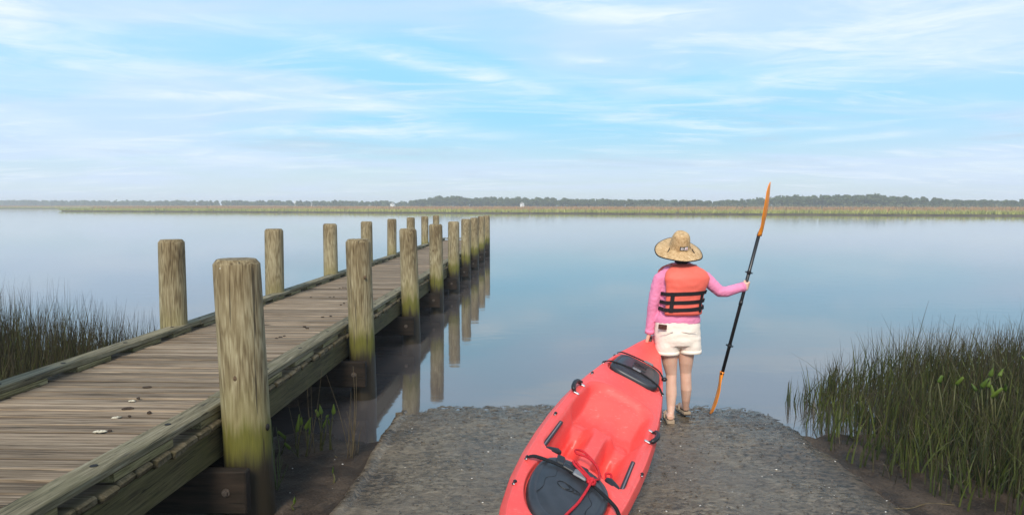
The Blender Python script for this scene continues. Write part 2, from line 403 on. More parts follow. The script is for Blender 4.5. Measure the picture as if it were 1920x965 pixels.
M_scrub = blade_mat('scrub_leaf', (.085, .10, .045), (.19, .19, .095))
M_bark = simple('bark', (.06, .045, .032), .9, .2, .4, 8)
M_white = simple('white_paint', (.78, .77, .74), .6, .3, .08, 2)
M_roof = simple('grey_roof', (.34, .33, .32), .8, .2, .2, 3)
M_pane = simple('window_glass', (.05, .06, .07), .2, .5)

# ------------------------------------------------------------------ terrain, ramp, water
def shore(x):
    e = max(0.0, (abs(x-.74)-1.15)/.64); return 6.48-.32*min(1.6, e)**2
def gz(x, y, ramp=False):
    """height of the bank"""
    s0 = shore(x) if -1.1 < x < 2.6 else (6.1 if x < 0 else 6.25)
    k = s0-y
    z = .05*k if k > 0 else .11*k
    if y < .5: z = .05*(s0-.5)+.012*(.5-y)
    if not ramp:
        z -= .028
        if x < -3.5: z -= min(.5, (-3.5-x)*.10)
        if x > 3.6: z += min(.12, (x-3.6)*.05)
    return max(z, -1.1)
def nz(x, y, s, a): return a*mnoise.noise((x*s, y*s, 3.3))
def grid_mesh(name, xs, ys, zf):
    nx, ny = len(xs), len(ys)
    v = [(x, y, zf(x, y)) for y in ys for x in xs]
    f = [(j*nx+i, j*nx+i+1, (j+1)*nx+i+1, (j+1)*nx+i) for j in range(ny-1) for i in range(nx-1)]
    me = bpy.data.meshes.new(name); me.from_pydata(v, [], f); me.update()
    me.polygons.foreach_set('use_smooth', [True]*len(me.polygons)); return me
xs = np.concatenate([[-1500, -600, -200, -80, -40, -25, -16, -12], np.arange(-10, -3.4, .25), np.arange(-3.4, -.9, .045), np.arange(-.9, 2.3, .2), np.arange(2.3, 4.4, .06), np.arange(4.4, 9, .25), [10, 13, 18, 26, 45, 90, 200, 600, 1500]])
ys = np.concatenate([[-180, -80, -40, -20, -10, -5, -2, 0, 1], np.arange(1.6, 2.6, .2), np.arange(2.6, 7.0, .045), np.arange(7, 9, .25), [10, 13, 20, 50, 120, 300, 700, 1500]])
def zg(x, y):
    z = gz(x, y)
    if y > 2 and y < 8 and -10 < x < 9: z += nz(x, y, 1.7, .022)+nz(x, y, 6, .012)+nz(x, y, 17, .006)
    if -1.02 < x < 2.42 and y < 6.4: z -= .05
    return z
ground = kind(link('ground', grid_mesh('ground', xs, ys, zg), M_mud), 'structure')
def ss0(u): u = min(1, max(0, u)); return u*u*(3-2*u)
def rx(v, y):   # v in 0..1 across the ramp
    l = -1.075+.012*math.sin(y*3.1)+.006*math.sin(y*11); r = 2.62+.05*math.sin(y*1.3)+.05*mnoise.noise((y*2, 0, 5))
    return l+(r-l)*v
rys = np.concatenate([np.linspace(-3, 2.4, 12), np.arange(2.5, 7.3, .026)])
rvs = np.concatenate([[0, .002, .008, .016], np.linspace(.024, .985, 128), [.993, 1]])
v = []; f = []
for y in rys:
    for q in rvs:
        x = rx(q, y); z = gz(x, y, True)+nz(x, y, .8, .010)+nz(x, y, 3, .010)
        near = min(1, max(.15, 1-(6.5-y)/2.2))
        z += (nz(x, y*1.3, 11, .012)+nz(x+.3*y, y*1.6, 22, .013))*near
        if q == 0 or q == 1: z -= .12
        elif q in (.002, ): z += .010
        elif q in (.008, .016): z += .018
        if q > .90: z -= .06*ss0((q-.90)/.1)
        v.append((x, y, z+nz(x*.8+.2*y, y*1.7, 34, .006)))
nq = len(rvs)
f = [(j*nq+i, j*nq+i+1, (j+1)*nq+i+1, (j+1)*nq+i) for j in range(len(rys)-1) for i in range(nq-1)]
me = bpy.data.meshes.new('boat_ramp'); me.from_pydata(v, [], f); me.update(); me.polygons.foreach_set('use_smooth', [True]*len(me.polygons))
kind(link('boat_ramp', me, M_ramp), 'structure')
mb = MB(); mb.add([(-1500, 4.6, 0), (1500, 4.6, 0), (1500, 1500, 0), (-1500, 1500, 0)], [(0, 1, 2, 3)])
kind(build(mb, 'water', M_water, org=(0, 0, 0)), 'structure')

# ------------------------------------------------------------------ far marsh and wood
def shore_far(x):
    if x > -128: return 144.7-.3726*x+3.0*mnoise.noise((x*.05, 1, 0))+1.4*mnoise.noise((x*.21, 4, 0))
    return 300+(-128-x)*.10+4*mnoise.noise((x*.02, 1, 0))
TL = [(-700, 760), (-450, 600), (-200, 455), (-35, 352), (80, 302), (190, 262), (320, 220)]
def tree_y(x):
    for (a, b), (c, d_) in zip(TL, TL[1:]):
        if x <= c: return b+(d_-b)*(x-a)/(c-a)
    return TL[-1][1]
mxs = np.concatenate([np.linspace(-900, -135, 60), np.linspace(-131, 200, 160), np.linspace(205, 420, 20)])
v = []; f = []
for x in mxs:
    s0 = shore_far(x)
    for k, (dy_, z) in enumerate([(0, -.3), (.7, .22), (6, .34), (60, .4), (400, .6), (900, .6)]): v.append((x, s0+dy_, z))
for i in range(len(mxs)-1):
    for k in range(5): f.append((i*6+k, (i+1)*6+k, (i+1)*6+k+1, i*6+k+1))
me = bpy.data.meshes.new('marsh'); me.from_pydata(v, [], f); me.update()
M_marsh = simple('marsh_mud', (.075, .06, .035), .9, .2, .4, .4)
kind(link('marsh', me, M_marsh), 'structure')

def blades(name, pts, hts, widths, lean, tones, mat, seg=3, bend=.35, droop=None):
    """one mesh of many grass blades, each a tapered strip"""
    n = len(pts); pts = np.asarray(pts, float); hts = np.asarray(hts, float); widths = np.broadcast_to(widths, n); lean = np.asarray(lean, float)
    a = rng.uniform(0, 2*math.pi, n); fx, fy = np.cos(a), np.sin(a)
    S = seg+1; V = np.zeros((n, S, 2, 3)); AL = np.zeros((n, S, 2))
    for k in range(S):
        u = k/seg; wd = widths*(1-u**1.6*.88)*.5
        off = lean*(u*(1-bend)+u*u*bend)[..., None] if np.ndim(u) else lean*(u*(1-bend)+u*u*bend)
        L = np.hypot(lean[:, 0], lean[:, 1])
        zz_ = hts*u-(0 if droop is None else droop*u**3)
        cx = pts[:, 0]+off[:, 0]; cy = pts[:, 1]+off[:, 1]; cz = pts[:, 2]+zz_
        for q, sg in ((0, -1), (1, 1)):
            V[:, k, q, 0] = cx+sg*fx*wd; V[:, k, q, 1] = cy+sg*fy*wd; V[:, k, q, 2] = cz
        AL[:, k, :] = u
    idx = np.arange(n)[:, None]*S*2
    F = []
    for k in range(seg):
        b = k*2; F.append(np.stack([idx[:, 0]+b, idx[:, 0]+b+1, idx[:, 0]+b+3, idx[:, 0]+b+2], 1))
    F = np.concatenate(F)
    me = bpy.data.meshes.new(name); vv = V.reshape(-1, 3)
    me.vertices.add(len(vv)); me.vertices.foreach_set('co', vv.ravel())
    me.loops.add(F.size); me.loops.foreach_set('vertex_index', F.ravel().astype(np.int32))
    me.polygons.add(len(F)); me.polygons.foreach_set('loop_start', np.arange(0, F.size, 4, dtype=np.int32)); me.polygons.foreach_set('loop_total', np.full(len(F), 4, np.int32))
    me.update(calc_edges=True); me.validate()
    at_ = me.attributes.new('tone', 'FLOAT', 'POINT'); at_.data.foreach_set('value', np.repeat(np.asarray(tones, float), S*2))
    a2 = me.attributes.new('along', 'FLOAT', 'POINT'); a2.data.foreach_set('value', AL.ravel())
    return link(name, me, mat)
# marsh grass: bright green fringe by the water, rusty meadow behind
def marsh_blades(n, lo, hi, h0, h1, wd, mat, nm, label):
    P = []; Hh = []; Ln = []; T = []
    while len(P) < n:
        x = random.uniform(-150, 175) if random.random() < .76 else random.uniform(-340, -122)
        s0 = shore_far(x); dy_ = lo+(hi-lo)*random.random()**1.5
        y = s0+.5+dy_
        if abs(x/y) > .86 or y > tree_y(x): continue
        g = .5+.5*mnoise.noise((x*.11, y*.07, 2)); g2 = .5+.5*mnoise.noise((x*.035, y*.02, 8))
        P.append((x, y, .25)); h = (h0+(h1-h0)*random.random())*(.75+.5*g); Hh.append(h)
        Ln.append((random.gauss(0, .2), random.gauss(0, .2))); T.append(min(1, max(0, .15+.5*g2+.35*(g-.5)+random.uniform(-.15, .3))))
    o = blades(nm, P, Hh, rng.uniform(wd*.6, wd*1.5, n), Ln, T, mat, seg=2); kind(o, 'stuff', label)
marsh_blades(22000, 0, 26, .45, .85, .16, M_marshg, 'marsh_grass', 'green marsh grass along the far shore')
marsh_blades(24000, 14, 150, .75, 1.15, .30, M_marshr, 'marsh_meadow', 'rust coloured marsh meadow behind the green fringe')

def leafy(n, rfun, size, tone_lo=.0, tone_hi=1.):
    """leaf clumps through a crown volume: returns verts, faces, tones"""
    v = []; f = []; T = []
    for _ in range(n):
        p, tn = rfun(); s = size*random.uniform(.55, 1.35)
        a = Vector((random.gauss(0, 1), random.gauss(0, 1), random.gauss(0, 1))).normalized(); b = a.orthogonal().normalized(); c = a.cross(b)
        o = len(v); k = random.choice((4, 5))
        for i in range(k):
            an = 2*math.pi*i/k+random.uniform(-.3, .3); q = p+(b*math.cos(an)+c*math.sin(an))*s*random.uniform(.6, 1.1)+a*s*random.uniform(-.2, .2)
            v.append(tuple(q)); T.append(tn)
        f.append(tuple(range(o, o+k)))
    return v, f, T
def leaf_mesh(name, v, f, T, mat):
    me = bpy.data.meshes.new(name); me.from_pydata(v, [], f); me.update()
    a = me.attributes.new('tone', 'FLOAT', 'POINT'); a.data.foreach_set('value', np.clip(np.array(T, float), 0, 1)); me.materials.append(mat); return me
def crown_fun(lobes):
    def g():
        c, r = random.choice(lobes); d_ = Vector((random.gauss(0, 1), random.gauss(0, 1), random.gauss(0, 1))).normalized()
        q = random.random()**.35
        return Vector(c)+Vector((d_.x*r[0], d_.y*r[1], d_.z*r[2]))*q, .25+.45*random.random()+.25*mnoise.noise((c[0]*3, c[1]*3, c[2]*3))
    return g
TREES = []
for k in range(5):       # unit height 1 at z = 1
    lobes = [((0, 0, .66), (.26, .26, .22))]
    for i in range(7+k % 3):
        an = random.uniform(0, 6.28); rr = random.uniform(.12, .34); z = random.uniform(.42, .9)
        s = random.uniform(.10, .19); lobes.append(((math.cos(an)*rr*(1.25-z), math.sin(an)*rr*(1.25-z), z), (s*1.25, s*1.25, s)))
    cr = leaf_mesh('crown', *leafy(620, crown_fun(lobes), .062), M_tree)
    tb = MB(); tb.tube([(0, 0, 0), (.01, .0, .3), (.0, .01, .75)], [.028, .02, .008], 6)
    for i in range(4):
        an = i*1.6+k; tb.tube([(0, 0, .3+.08*i), (math.cos(an)*.12, math.sin(an)*.12, .45+.09*i), (math.cos(an)*.22, math.sin(an)*.22, .52+.09*i)], [.012, .008, .003], 5)
    tm = tb.mesh('trunk'); tm.materials.append(M_bark); TREES.append((tm, cr))
def sky_y(p):     # photo height of the tree tops across the view
    pts = [(-100, 375), (400, 376), (700, 377), (770, 375), (800, 369), (840, 367), (930, 370), (1060, 370), (1200, 373), (1330, 374), (1400, 374), (1450, 371), (1480, 365), (1560, 364), (1625, 363), (1700, 367), (1770, 371), (1800, 374), (2100, 374)]
    for (a, b), (c, d_) in zip(pts, pts[1:]):
        if p <= c: return b+(d_-b)*(p-a)/(c-a)
    return 374
def add_tree(x, y, h, label, group):
    r = thing('tree', label, 'tree', (x, y, .35), group); k = random.randrange(5); rz = random.uniform(0, 6.28)
    wdt = random.uniform(.95, 1.35)
    link('trunk', TREES[k][0], None, r, (x, y, .35), rot=(0, 0, rz), scale=(h, h, h))
    link('crown', TREES[k][1], None, r, (x, y, .35), rot=(0, 0, rz), scale=(h*wdt, h*wdt, h))
p = 770
while p < 1930:
    x0 = (p-960)/1280; y = 330
    for _ in range(6): y = tree_y(x0*y)
    for row in range(2):
        yy = y+random.uniform(-4, 5)+row*13; xx = x0*yy+random.uniform(-1.2, 1.2)
        hz = 1.95+(383-sky_y(960+1280*xx/yy))/1280*yy-.35
        hh = hz*(random.uniform(.72, 1.0) if row == 0 else random.uniform(.86, 1.10))
        if 1440 < p < 1760: add_tree(xx, yy, hh*1.02, 'tall dark broadleaf tree rising from the wood on the far shore at the right', 'tall trees of the far wood on the right')
        else: add_tree(xx, yy, hh, 'dark green tree in the hazy wood along the far shore', 'trees of the far wood')
    p += random.uniform(8.5, 14)
# the wood on the left is too far off to tell trees apart: one mass, and the same mass fills in behind the rows
lob = []; xx = -760
while xx < 330:
    y0 = tree_y(xx)
    p = 960+1280*xx/y0; hz = 1.95+(383-sky_y(p))/1280*y0-.3
    for row in range(3):
        y = y0+row*10+random.uniform(-3, 3)+(16 if p > 740 else 0); hh = hz*random.uniform(.72, 1.05)
        if p > 740: hh *= .92
        s = hh*.27; x = xx+random.uniform(-2, 2)
        for q in range(3): lob.append(((x+random.uniform(-s, s), y, hh*(.22+.26*q)+.3), (s*1.25, s, s*1.0)))
    xx += 3.4
v, f, T = leafy(60000, crown_fun(lob), .85)
kind(link('far_wood', leaf_mesh('far_wood', v, f, T, M_tree), None), 'stuff', 'hazy dark wood far off along the shore')
lob = []
for _ in range(520):
    x = random.uniform(55, 200); y = tree_y(x)-random.uniform(4, 55)*(.3+.7*min(1, max(0, (x-50)/80))); h = random.uniform(.8, 1.9)
    if y < shore_far(x)+25: continue
    lob.append(((x, y, .35+h*.5), (h*.9, h*.9, h*.55)))
v, f, T = leafy(9000, crown_fun(lob), .34)
kind(link('scrub', leaf_mesh('scrub', v, f, T, M_scrub), None), 'stuff', 'pale low scrub in front of the far trees on the right')
# white sheds and a white marker where the wood meets the marsh
def shed(px_, Y, wd, ht, label):
    p = at(px_, 384, Y); r = thing('shed', label, 'shed', (p.x, Y, .4), 'small white sheds on the far shore')
    b = MB().box((p.x, Y, .4+ht*.35), (wd, 2.4, ht*.7), bev=.03); build(b, 'wall', M_white, r)
    z0 = .4+ht*.7; q = wd*.56
    b = MB().add([(p.x-q, Y-1.4, z0), (p.x+q, Y-1.4, z0), (p.x, Y-1.4, .4+ht), (p.x-q, Y+1.4, z0), (p.x+q, Y+1.4, z0), (p.x, Y+1.4, .4+ht)], [(0, 1, 2), (5, 4, 3), (0, 2, 5, 3), (2, 1, 4, 5), (1, 0, 3, 4)]); build(b, 'roof', M_roof, r)
    b = MB().box((p.x+wd*.2, Y-1.215, .4+ht*.42), (wd*.22, .03, ht*.2)); build(b, 'window', M_pane, r)
shed(587, 425, 2.6, 2.6, 'small white shed at the edge of the far wood, left of the dock posts')
shed(736, 372, 2.2, 2.5, 'small white shed at the far wood above the second row of dock posts')
shed(979, 318, 1.9, 2.7, 'small white shed on the far shore right of the dock end')
p = at(553, 384, 420); r = thing('marker_post', 'slim white marker post standing by the far wood at the left', 'marker', (p.x, 420, .4))
build(MB().tube([(p.x, 420, .3), (p.x, 420, 4.4)], [.28, .24], 8), 'pole', M_white, r)
build(MB().box((p.x, 419.72, 3.4), (1.1, .06, .9), bev=.02), 'board', M_white, r)
p = at(1001, 383, 210)

# ------------------------------------------------------------------ dock
SL = .0298
def row_x(y): return -1.72+SL*y
def deck_z(y):        # top of the planks
    z = .672-.0062*(y-4.3)
    return z if y > 4.2 else .6726+(4.2-y)*.032
DA = -math.atan(SL)   # plan angle of the dock axis (about Z)
dock = thing('dock', 'long weathered wooden dock on round posts running out over the water', 'dock', (-2.55, 4.0, .1))
POST_Y = [4.02, 6.8, 9.55, 12.2, 14.9, 17.6, 20.3, 23.0, 25.7]
Y0, Y1 = 1.2, 27.4
mb = MB().box((0, 0, 0), (1.80, .1385, .042), bev=.006)
plank_meshes = []
for k in range(4):
    b2 = MB().box((0, 0, 0), (1.80, .1345, .042), bev=.007+.0025*k); me = b2.mesh('plank'); me.materials.append(M_plank)
    for vv in me.vertices: vv.co.x += random.uniform(-.006, .006); vv.co.y += random.uniform(-.002, .002); vv.co.z += random.uniform(-.0015, .0015)
    plank_meshes.append(me)
y = Y0
while y < Y1:
    xc = row_x(y)-1.02+random.gauss(0, .005)
    if any(abs(y-q) < .16 for q in POST_Y): pass
    link('plank', random.choice(plank_meshes), None, dock, (xc, y, deck_z(y)-.021+random.gauss(0, .0022)), rot=(random.gauss(0, .006), random.gauss(0, .0015), DA+random.gauss(0, .0022)), scale=(1+random.uniform(-.012, .012), 1+random.uniform(-.012, .006), 1))
    y += .1435
def beam(name, xo0, xo1, ya, yb, z0, z1, mat, bev=.006, jit=0.0):
    """a board along the dock, offsets measured from the right row of posts"""
    vs = MB(); n = 2
    lo = []; 
    v = []
    for yy in (ya, yb):
        dz_ = deck_z(yy); x = row_x(yy)
        for (xo, zo) in ((xo0+bev, z0), (xo1-bev, z0), (xo1, z0+bev), (xo1, z1-bev), (xo1-bev, z1), (xo0+bev, z1), (xo0, z1-bev), (xo0, z0+bev)):
            v.append((x+xo+random.uniform(-jit, jit), yy, dz_+zo+random.uniform(-jit, jit)))
    vs.loft([v[:8], v[8:]])
    return build(vs, name, mat, dock)
# stringers (one board per bay on each side and one in the middle)
edges = [Y0]+POST_Y+[Y1]
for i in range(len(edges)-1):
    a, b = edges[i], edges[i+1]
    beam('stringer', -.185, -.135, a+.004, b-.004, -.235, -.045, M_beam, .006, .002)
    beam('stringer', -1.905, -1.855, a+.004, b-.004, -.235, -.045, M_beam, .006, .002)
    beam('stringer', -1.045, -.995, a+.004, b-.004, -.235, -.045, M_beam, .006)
# curbs on spacer blocks
def curb_run(xo, first, step, seed, blk, gap):
    random.seed(seed); y = first
    while y < Y1-.3:
        e = min(Y1-.02, y+step+random.uniform(-.1, .1)); dz_ = random.uniform(-.004, .004); dx_ = random.uniform(-.006, .006)
        c = beam('curb_board', xo-.07+dx_, xo+.07+dx_, y+.003, e-.003, .041+dz_, .088+dz_, M_curb, .008, .002)
        yy = y+.12
        while yy < e:
            x = row_x(yy)+xo+random.uniform(-.01, .01)
            b = MB().tube([(x, yy, deck_z(yy)+.085+dz_), (x, yy, deck_z(yy)+.0905+dz_)], .017, 10); o = build(b, 'bolt_or_hole', M_hole, c)  # dark disc on the curb, painting the shade of a counterbored hole
            yy += random.uniform(.55, .8)
        y = e
    y = first+.1
    while y < Y1-.4:
        L = blk*random.uniform(.85, 1.15)
        beam('spacer_block', xo-.066+random.uniform(-.008, .008), xo+.066+random.uniform(-.008, .008), y, y+L, .0015, .0395, M_block, .004, .0015); y += L+gap*random.uniform(.8, 1.2)
curb_run(-.215, 1.25, 2.9, 11, .46, .30)
curb_run(-1.825, 1.6, 2.75, 12, .40, .28)
b = MB().box((row_x(Y1)-1.02, Y1-.06, deck_z(Y1)+.062), (1.42, .12, .047), DA, .008); build(b, 'end_board', M_curb, dock)
# posts
def post(x, y, ztop, r, base, lean, seed, label=None):
    random.seed(seed); n = 22; rings = []
    ph = [random.uniform(0, 6.28) for _ in range(3)]
    zs = [base, .0, .25, .5, .8, 1.1, 1.35, ztop-.12, ztop-.028, ztop]
    for k, z in enumerate(zs):
        q = (z-base)/(ztop-base); rr = r*(1.03-.05*q)
        if k == len(zs)-2: rr -= .001
        if k == len(zs)-1: rr -= .022
        cx = x+lean[0]*(z-.7); cy = y+lean[1]*(z-.7)
        ring = []
        for i in range(n):
            a = 2*math.pi*i/n; w_ = 1+.012*math.sin(2*a+ph[0]+z)+.008*math.sin(3*a+ph[1])+.005*math.sin(5*a+ph[2]+2*z)
            ring.append((cx+math.cos(a)*rr*w_, cy+math.sin(a)*rr*w_, z+(random.uniform(-.002, .002) if k > 6 else 0)))
        rings.append(ring)
    b = MB().loft(rings); o = build(b, 'post', M_post, dock, org=(x, y, 0), smooth=False)
    for pl in o.data.polygons: pl.use_smooth = len(pl.vertices) == 4 and pl.center.z < ztop-.03
    if label: o['label'] = label
    return o
for i, y in enumerate(POST_Y):
    zt = 1.645-.0042*y+[0, -.012, .008, .004, -.004, .004, -.004, .003, 0][i]
    r = [.136, .127, .124, .122, .125, .122, .124, .12, .122][i]
    o = post(row_x(y), y, zt, r, -.5, ([-.030, -.02, -.022, -.010, .004, .006, -.004, .006, 0][i], 0), 100+i, 'thickest post in the foreground with a knot and a green algae band' if i == 0 else None)
    if i == 0:
        P0 = o; q = at(441, 709, y-.128); kb = MB()
        kb.ell((q.x, q.y+.004, q.z), (.017, .010, .025), 14, 8); build(kb, 'knot', M_knot, o, smooth=True)
        q = at(413, 503, y-.118); build(MB().ell((q.x, q.y, q.z), (.004, .004, .004), 8, 6), 'nail', M_white, o)
        q = at(501, 800, y-.03); build(MB().ell((q.x+.002, q.y, q.z), (.012, .018, .022), 10, 6), 'bolt_hole', M_hole, o)  # dark bump in place of the hole's inner shade
    if i in (1, 3):
        q = at(*[(684, 520), (812, 470)][i == 3], y-r+.006); build(MB().ell((q.x, q.y+.006, q.z), (.013, .010, .019), 12, 6), 'knot', M_knot, o, smooth=True)
    if i > 0:
        post(row_x(y)-1.90, y+random.uniform(-.05, .05), zt+random.uniform(-.008, .01), r+random.uniform(-.003, .006), -.7, (random.uniform(-.012, .012), 0), 200+i)
    else: post(row_x(y)-1.92, y, zt, .13, -.5, (0, 0), 200)
    # cap beams bolted to the near and far face of each pair of posts
    zc = deck_z(y)-.24
    for sg in (-1, 1):
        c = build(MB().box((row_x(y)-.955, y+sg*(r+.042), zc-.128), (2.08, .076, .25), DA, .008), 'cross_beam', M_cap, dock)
        if sg < 0:
            for xo in (-.03, -1.88):
                bx_ = row_x(y)+xo; yb_ = y-r-.083-SL*(xo+.955)
                bb = MB().tube([(bx_, yb_+.004, zc-.125), (bx_, yb_-.004, zc-.125)], .024, 12).tube([(bx_, yb_-.003, zc-.125), (bx_, yb_-.016, zc-.125)], .014, 6); build(bb, 'bolt_or_hole', M_steel, c)
random.seed(31)
# droppings and scraps on the planks
M_pale = simple('pale_dropping', (.50, .46, .36), .85, .2, .5, 90, .5, .002)
M_drop = simple('brown_dropping', (.055, .04, .03), .85, .2, .5, 80, .5, .002)
def on_deck(px_, py_):
    Y = 4.
    for _ in range(12):
        p = at(px_, py_, Y); Y = max(1.5, Y-(deck_z(Y)-p.z)/((H-p.z)/Y))
    p = at(px_, py_, Y); return Vector((p.x, p.y, deck_z(Y)+.001))
def dropping(px_, py_, L, r, ang, pale, label, group=None):
    L *= .8; r *= .8; p = on_deck(px_, py_); n = 7; path = []; rad = []
    for k in range(n):
        u = k/(n-1)-.5; path.append((p.x+math.cos(ang)*u*L+random.gauss(0, r*.25), p.y+math.sin(ang)*u*L+random.gauss(0, r*.25), p.z+r*.75)); rad.append(r*(.45+.7*math.sqrt(max(0, 1-(2*u)**2)))*random.uniform(.85, 1.15))
    o = build(MB().tube(path, rad, 7, squash=.85), 'dropping', M_pale if pale else M_drop, smooth=True); tag(o, label, 'dropping', group)
G1 = 'droppings on the dock planks'
dropping(187, 811, .085, .011, .25, True, 'longest pale dropping, nearest the camera on the dock planks', G1)
dropping(206, 809, .022, .009, 0, False, 'small brown crumb at the end of the longest pale dropping', G1)
dropping(218, 784, .06, .009, .5, True, 'pale slanting dropping just below the thick brown one', G1)
dropping(240, 768, .085, .013, .3, False, 'thick dark brown dropping in the middle of the cluster', G1)
dropping(243, 781, .02, .008, 0, False, 'tiny dark crumb below the thick brown dropping', G1)
dropping(280, 776, .026, .014, 0, False, 'round brown dropping apart at the right of the cluster', G1)
dropping(247, 753, .055, .009, .2, True, 'pale dropping above the thick brown one', G1)
dropping(260, 748, .024, .010, 0, False, 'small brown lump beside the upper pale dropping', G1)
dropping(276, 727, .085, .009, .1, False, 'thin dark dropping farthest up the cluster', G1)
for (a, b) in [(526, 633), (519, 635), (533, 631), (571, 613), (576, 616), (605, 595), (620, 593.5), (639, 572), (645, 569), (583, 558), (619, 558), (626, 557.5), (637, 541), (643, 540), (648, 540)]:
    dropping(a, b, random.uniform(.03, .06), .010, random.uniform(-.4, .4), False, 'small dark dropping scattered farther along the dock planks', 'dark droppings farther along the dock')

# ------------------------------------------------------------------ kayak
KS = .95
KO = np.array([1.111, 5.858, .547]); KF = np.array([-.34408719, -.9352016, -.08367784]); KR = np.array([.86470236, -.28089069, -.41640156]); KU = np.array([.36591507, -.21563487, .90532191])
KC = np.array([0, 0, H])
def K(s, t_, h):
    p = KC+KS*(KO+KF*s+KR*t_+KU*h-KC); return (float(p[0]), float(p[1]), float(p[2]))
def interp(tab, x): return float(np.interp(x, [a for a, _ in tab], [b for _, b in tab]))
WT = [(-.76, .012), (-.74, .030), (-.70, .048), (-.65, .066), (-.55, .100), (-.45, .131), (-.3, .172), (-.1, .222), (.1, .260), (.3, .291), (.6, .328), (.9, .354), (1.2, .369), (1.5, .373), (1.8, .367), (2.1, .350), (2.4, .318), (2.7, .262), (2.95, .190), (3.1, .125), (3.2, .07), (3.25, .03), (3.27, .012)]
def kw(s): return interp(WT, s)
def rise(s): return interp([(-.76, .075), (-.6, .045), (-.3, .012), (0, 0), (2.3, 0), (2.8, .02), (3.27, .08)], s)
def ss(x, a, b):
    u = min(1, max(0, (x-a)/(b-a))); return u*u*(3-2*u)
def rrect(s, t_, s0, s1, hw, rad):   # signed distance to a rounded rectangle, negative inside
    cx, hx = (s0+s1)/2, (s1-s0)/2; qx = abs(s-cx)-hx+rad; qy = abs(t_)-hw+rad
    return min(max(qx, qy), 0)+math.hypot(max(qx, 0), max(qy, 0))-rad
def hatch_front(s, t_):
    # D-shaped: blunt towards the cockpit, longer towards the bow
    a, e = (.255, 2.5) if s < 2.30 else (.43, 2.1)
    return ((abs((s-2.30)/a))**e+(abs(t_)/.232)**e)**(1/e)-1
def hatch_rear(s, t_):
    hw = .192+.04*(s+.03)/.45; return max(0, 0)+((abs((s-.195)/.225))**4+(abs(t_)/hw)**4)**.25-1
def deck_h(s, t_):
    w_ = kw(s); q = abs(t_)/w_
    h = rise(s)+.020*(1-q*q)
    if q > .90: h -= .055*((q-.90)/.10)**1.25
    # crease groove inside the gunwale
    h -= .004*math.exp(-((q-.885)/.018)**2)
    d = rrect(s, t_, .74, 2.02+1.1*t_*t_, .272+.014*ss(s, 1, 1.3), .17)
    if d < .0:
        wall = ss(-d, 0, .075)
        back = ss(s, .74, 1.10)                                        # reclined seat back
        dep = .165
        dep += .03*math.exp(-((s-1.08)/.14)**2)*(math.exp(-((abs(t_)-.105)/.075)**2))    # two seat hollows
        lip = math.exp(-((s-1.29)/.05)**2)*ss(.24-abs(t_), 0, .06); dep -= .022*lip
        if s > 1.27:
            u = ss(s, 1.27, 1.40)
            ridge = ss(.105-abs(t_), -.03, .045)
            well = ss(abs(t_), .035, .085)*ss(.205-abs(t_), -.01, .04)
            dd = .125+.085*well*ss(s, 1.36, 1.55)-.070*ridge
            ledge = ss(abs(t_), .195, .23)*(1-ss(s, 1.78, 1.95)); dd -= .040*ledge
            hol = rrect(s, abs(t_)-.118, 1.47, 1.90, .036, .032); dd += .040*ss(-hol, -.006, .014)
            dep = dep*(1-u)+dd*u
            dep += .02*well*math.exp(-((s-1.90)/.12)**2)
        h -= wall*dep*(.25+.75*back if s < 1.1 else 1)
        hole = math.hypot((s-1.36)/.030, t_/.048); h -= .03*ss(1.15-hole, 0, .4)
    # raised rounded rim
    if 0 <= d < .03: h += .006*(1-d/.03)
    g = hatch_front(s, t_)
    if g < .06: h -= .03*ss(.06-g, 0, .08)
    g = hatch_rear(s, t_)
    if g < .08: h -= .025*ss(.08-g, 0, .10)
    # paddle rest dents beside the tank well
    return h
kay = thing('kayak', 'coral red sit on top kayak with black hatches, stern lifted by the woman', 'kayak', K(1.6, 0, -.3))
ns, nt_ = 300, 112
sg_ = np.concatenate([np.linspace(-.76, -.66, 10)[:-1], np.linspace(-.66, 3.15, ns), np.linspace(3.15, 3.27, 10)[1:]])
tq = np.sin(np.linspace(-math.pi/2, math.pi/2, nt_+1)*.82)/math.sin(math.pi/2*.82)
v = []; f = []; nr = len(tq); hb = [1.0, .985, .95, .86, .70, .45, .18]; hh_ = [.03, .10, .28, .62, .86, .97, 1.0]
below = [(-1, i) for i in range(7)]+[(1, 6-i) for i in range(7)]
def depth(s): return interp([(-.76, .05), (-.7, .12), (-.5, .19), (0, .225), (1, .235), (2.2, .23), (2.8, .19), (3.1, .13), (3.27, .05)], s)
for s in sg_:
    w_ = kw(s)
    for q in tq: v.append(K(s, q*w_, deck_h(s, q*w_)))
    e = deck_h(s, w_)-.002
    for (_, i) in below[7:]: pass
    D = depth(s)
    for i in range(7): v.append(K(s, hb[i]*w_*(1.0 if i else 1.004), e-hh_[i]*(D-.05)))
    for i in range(6, -1, -1): v.append(K(s, -hb[i]*w_*(1.0 if i else 1.004), e-hh_[i]*(D-.05)))
nn = nr+14
for j in range(len(sg_)-1):
    for i in range(nn):
        k = (i+1) % nn; f.append((j*nn+i, (j+1)*nn+i, (j+1)*nn+k, j*nn+k))
f.append(tuple(range(nn))); f.append(tuple((len(sg_)-1)*nn+i for i in range(nn-1, -1, -1)))
hm = MB(); hm.v = v; hm.f = f
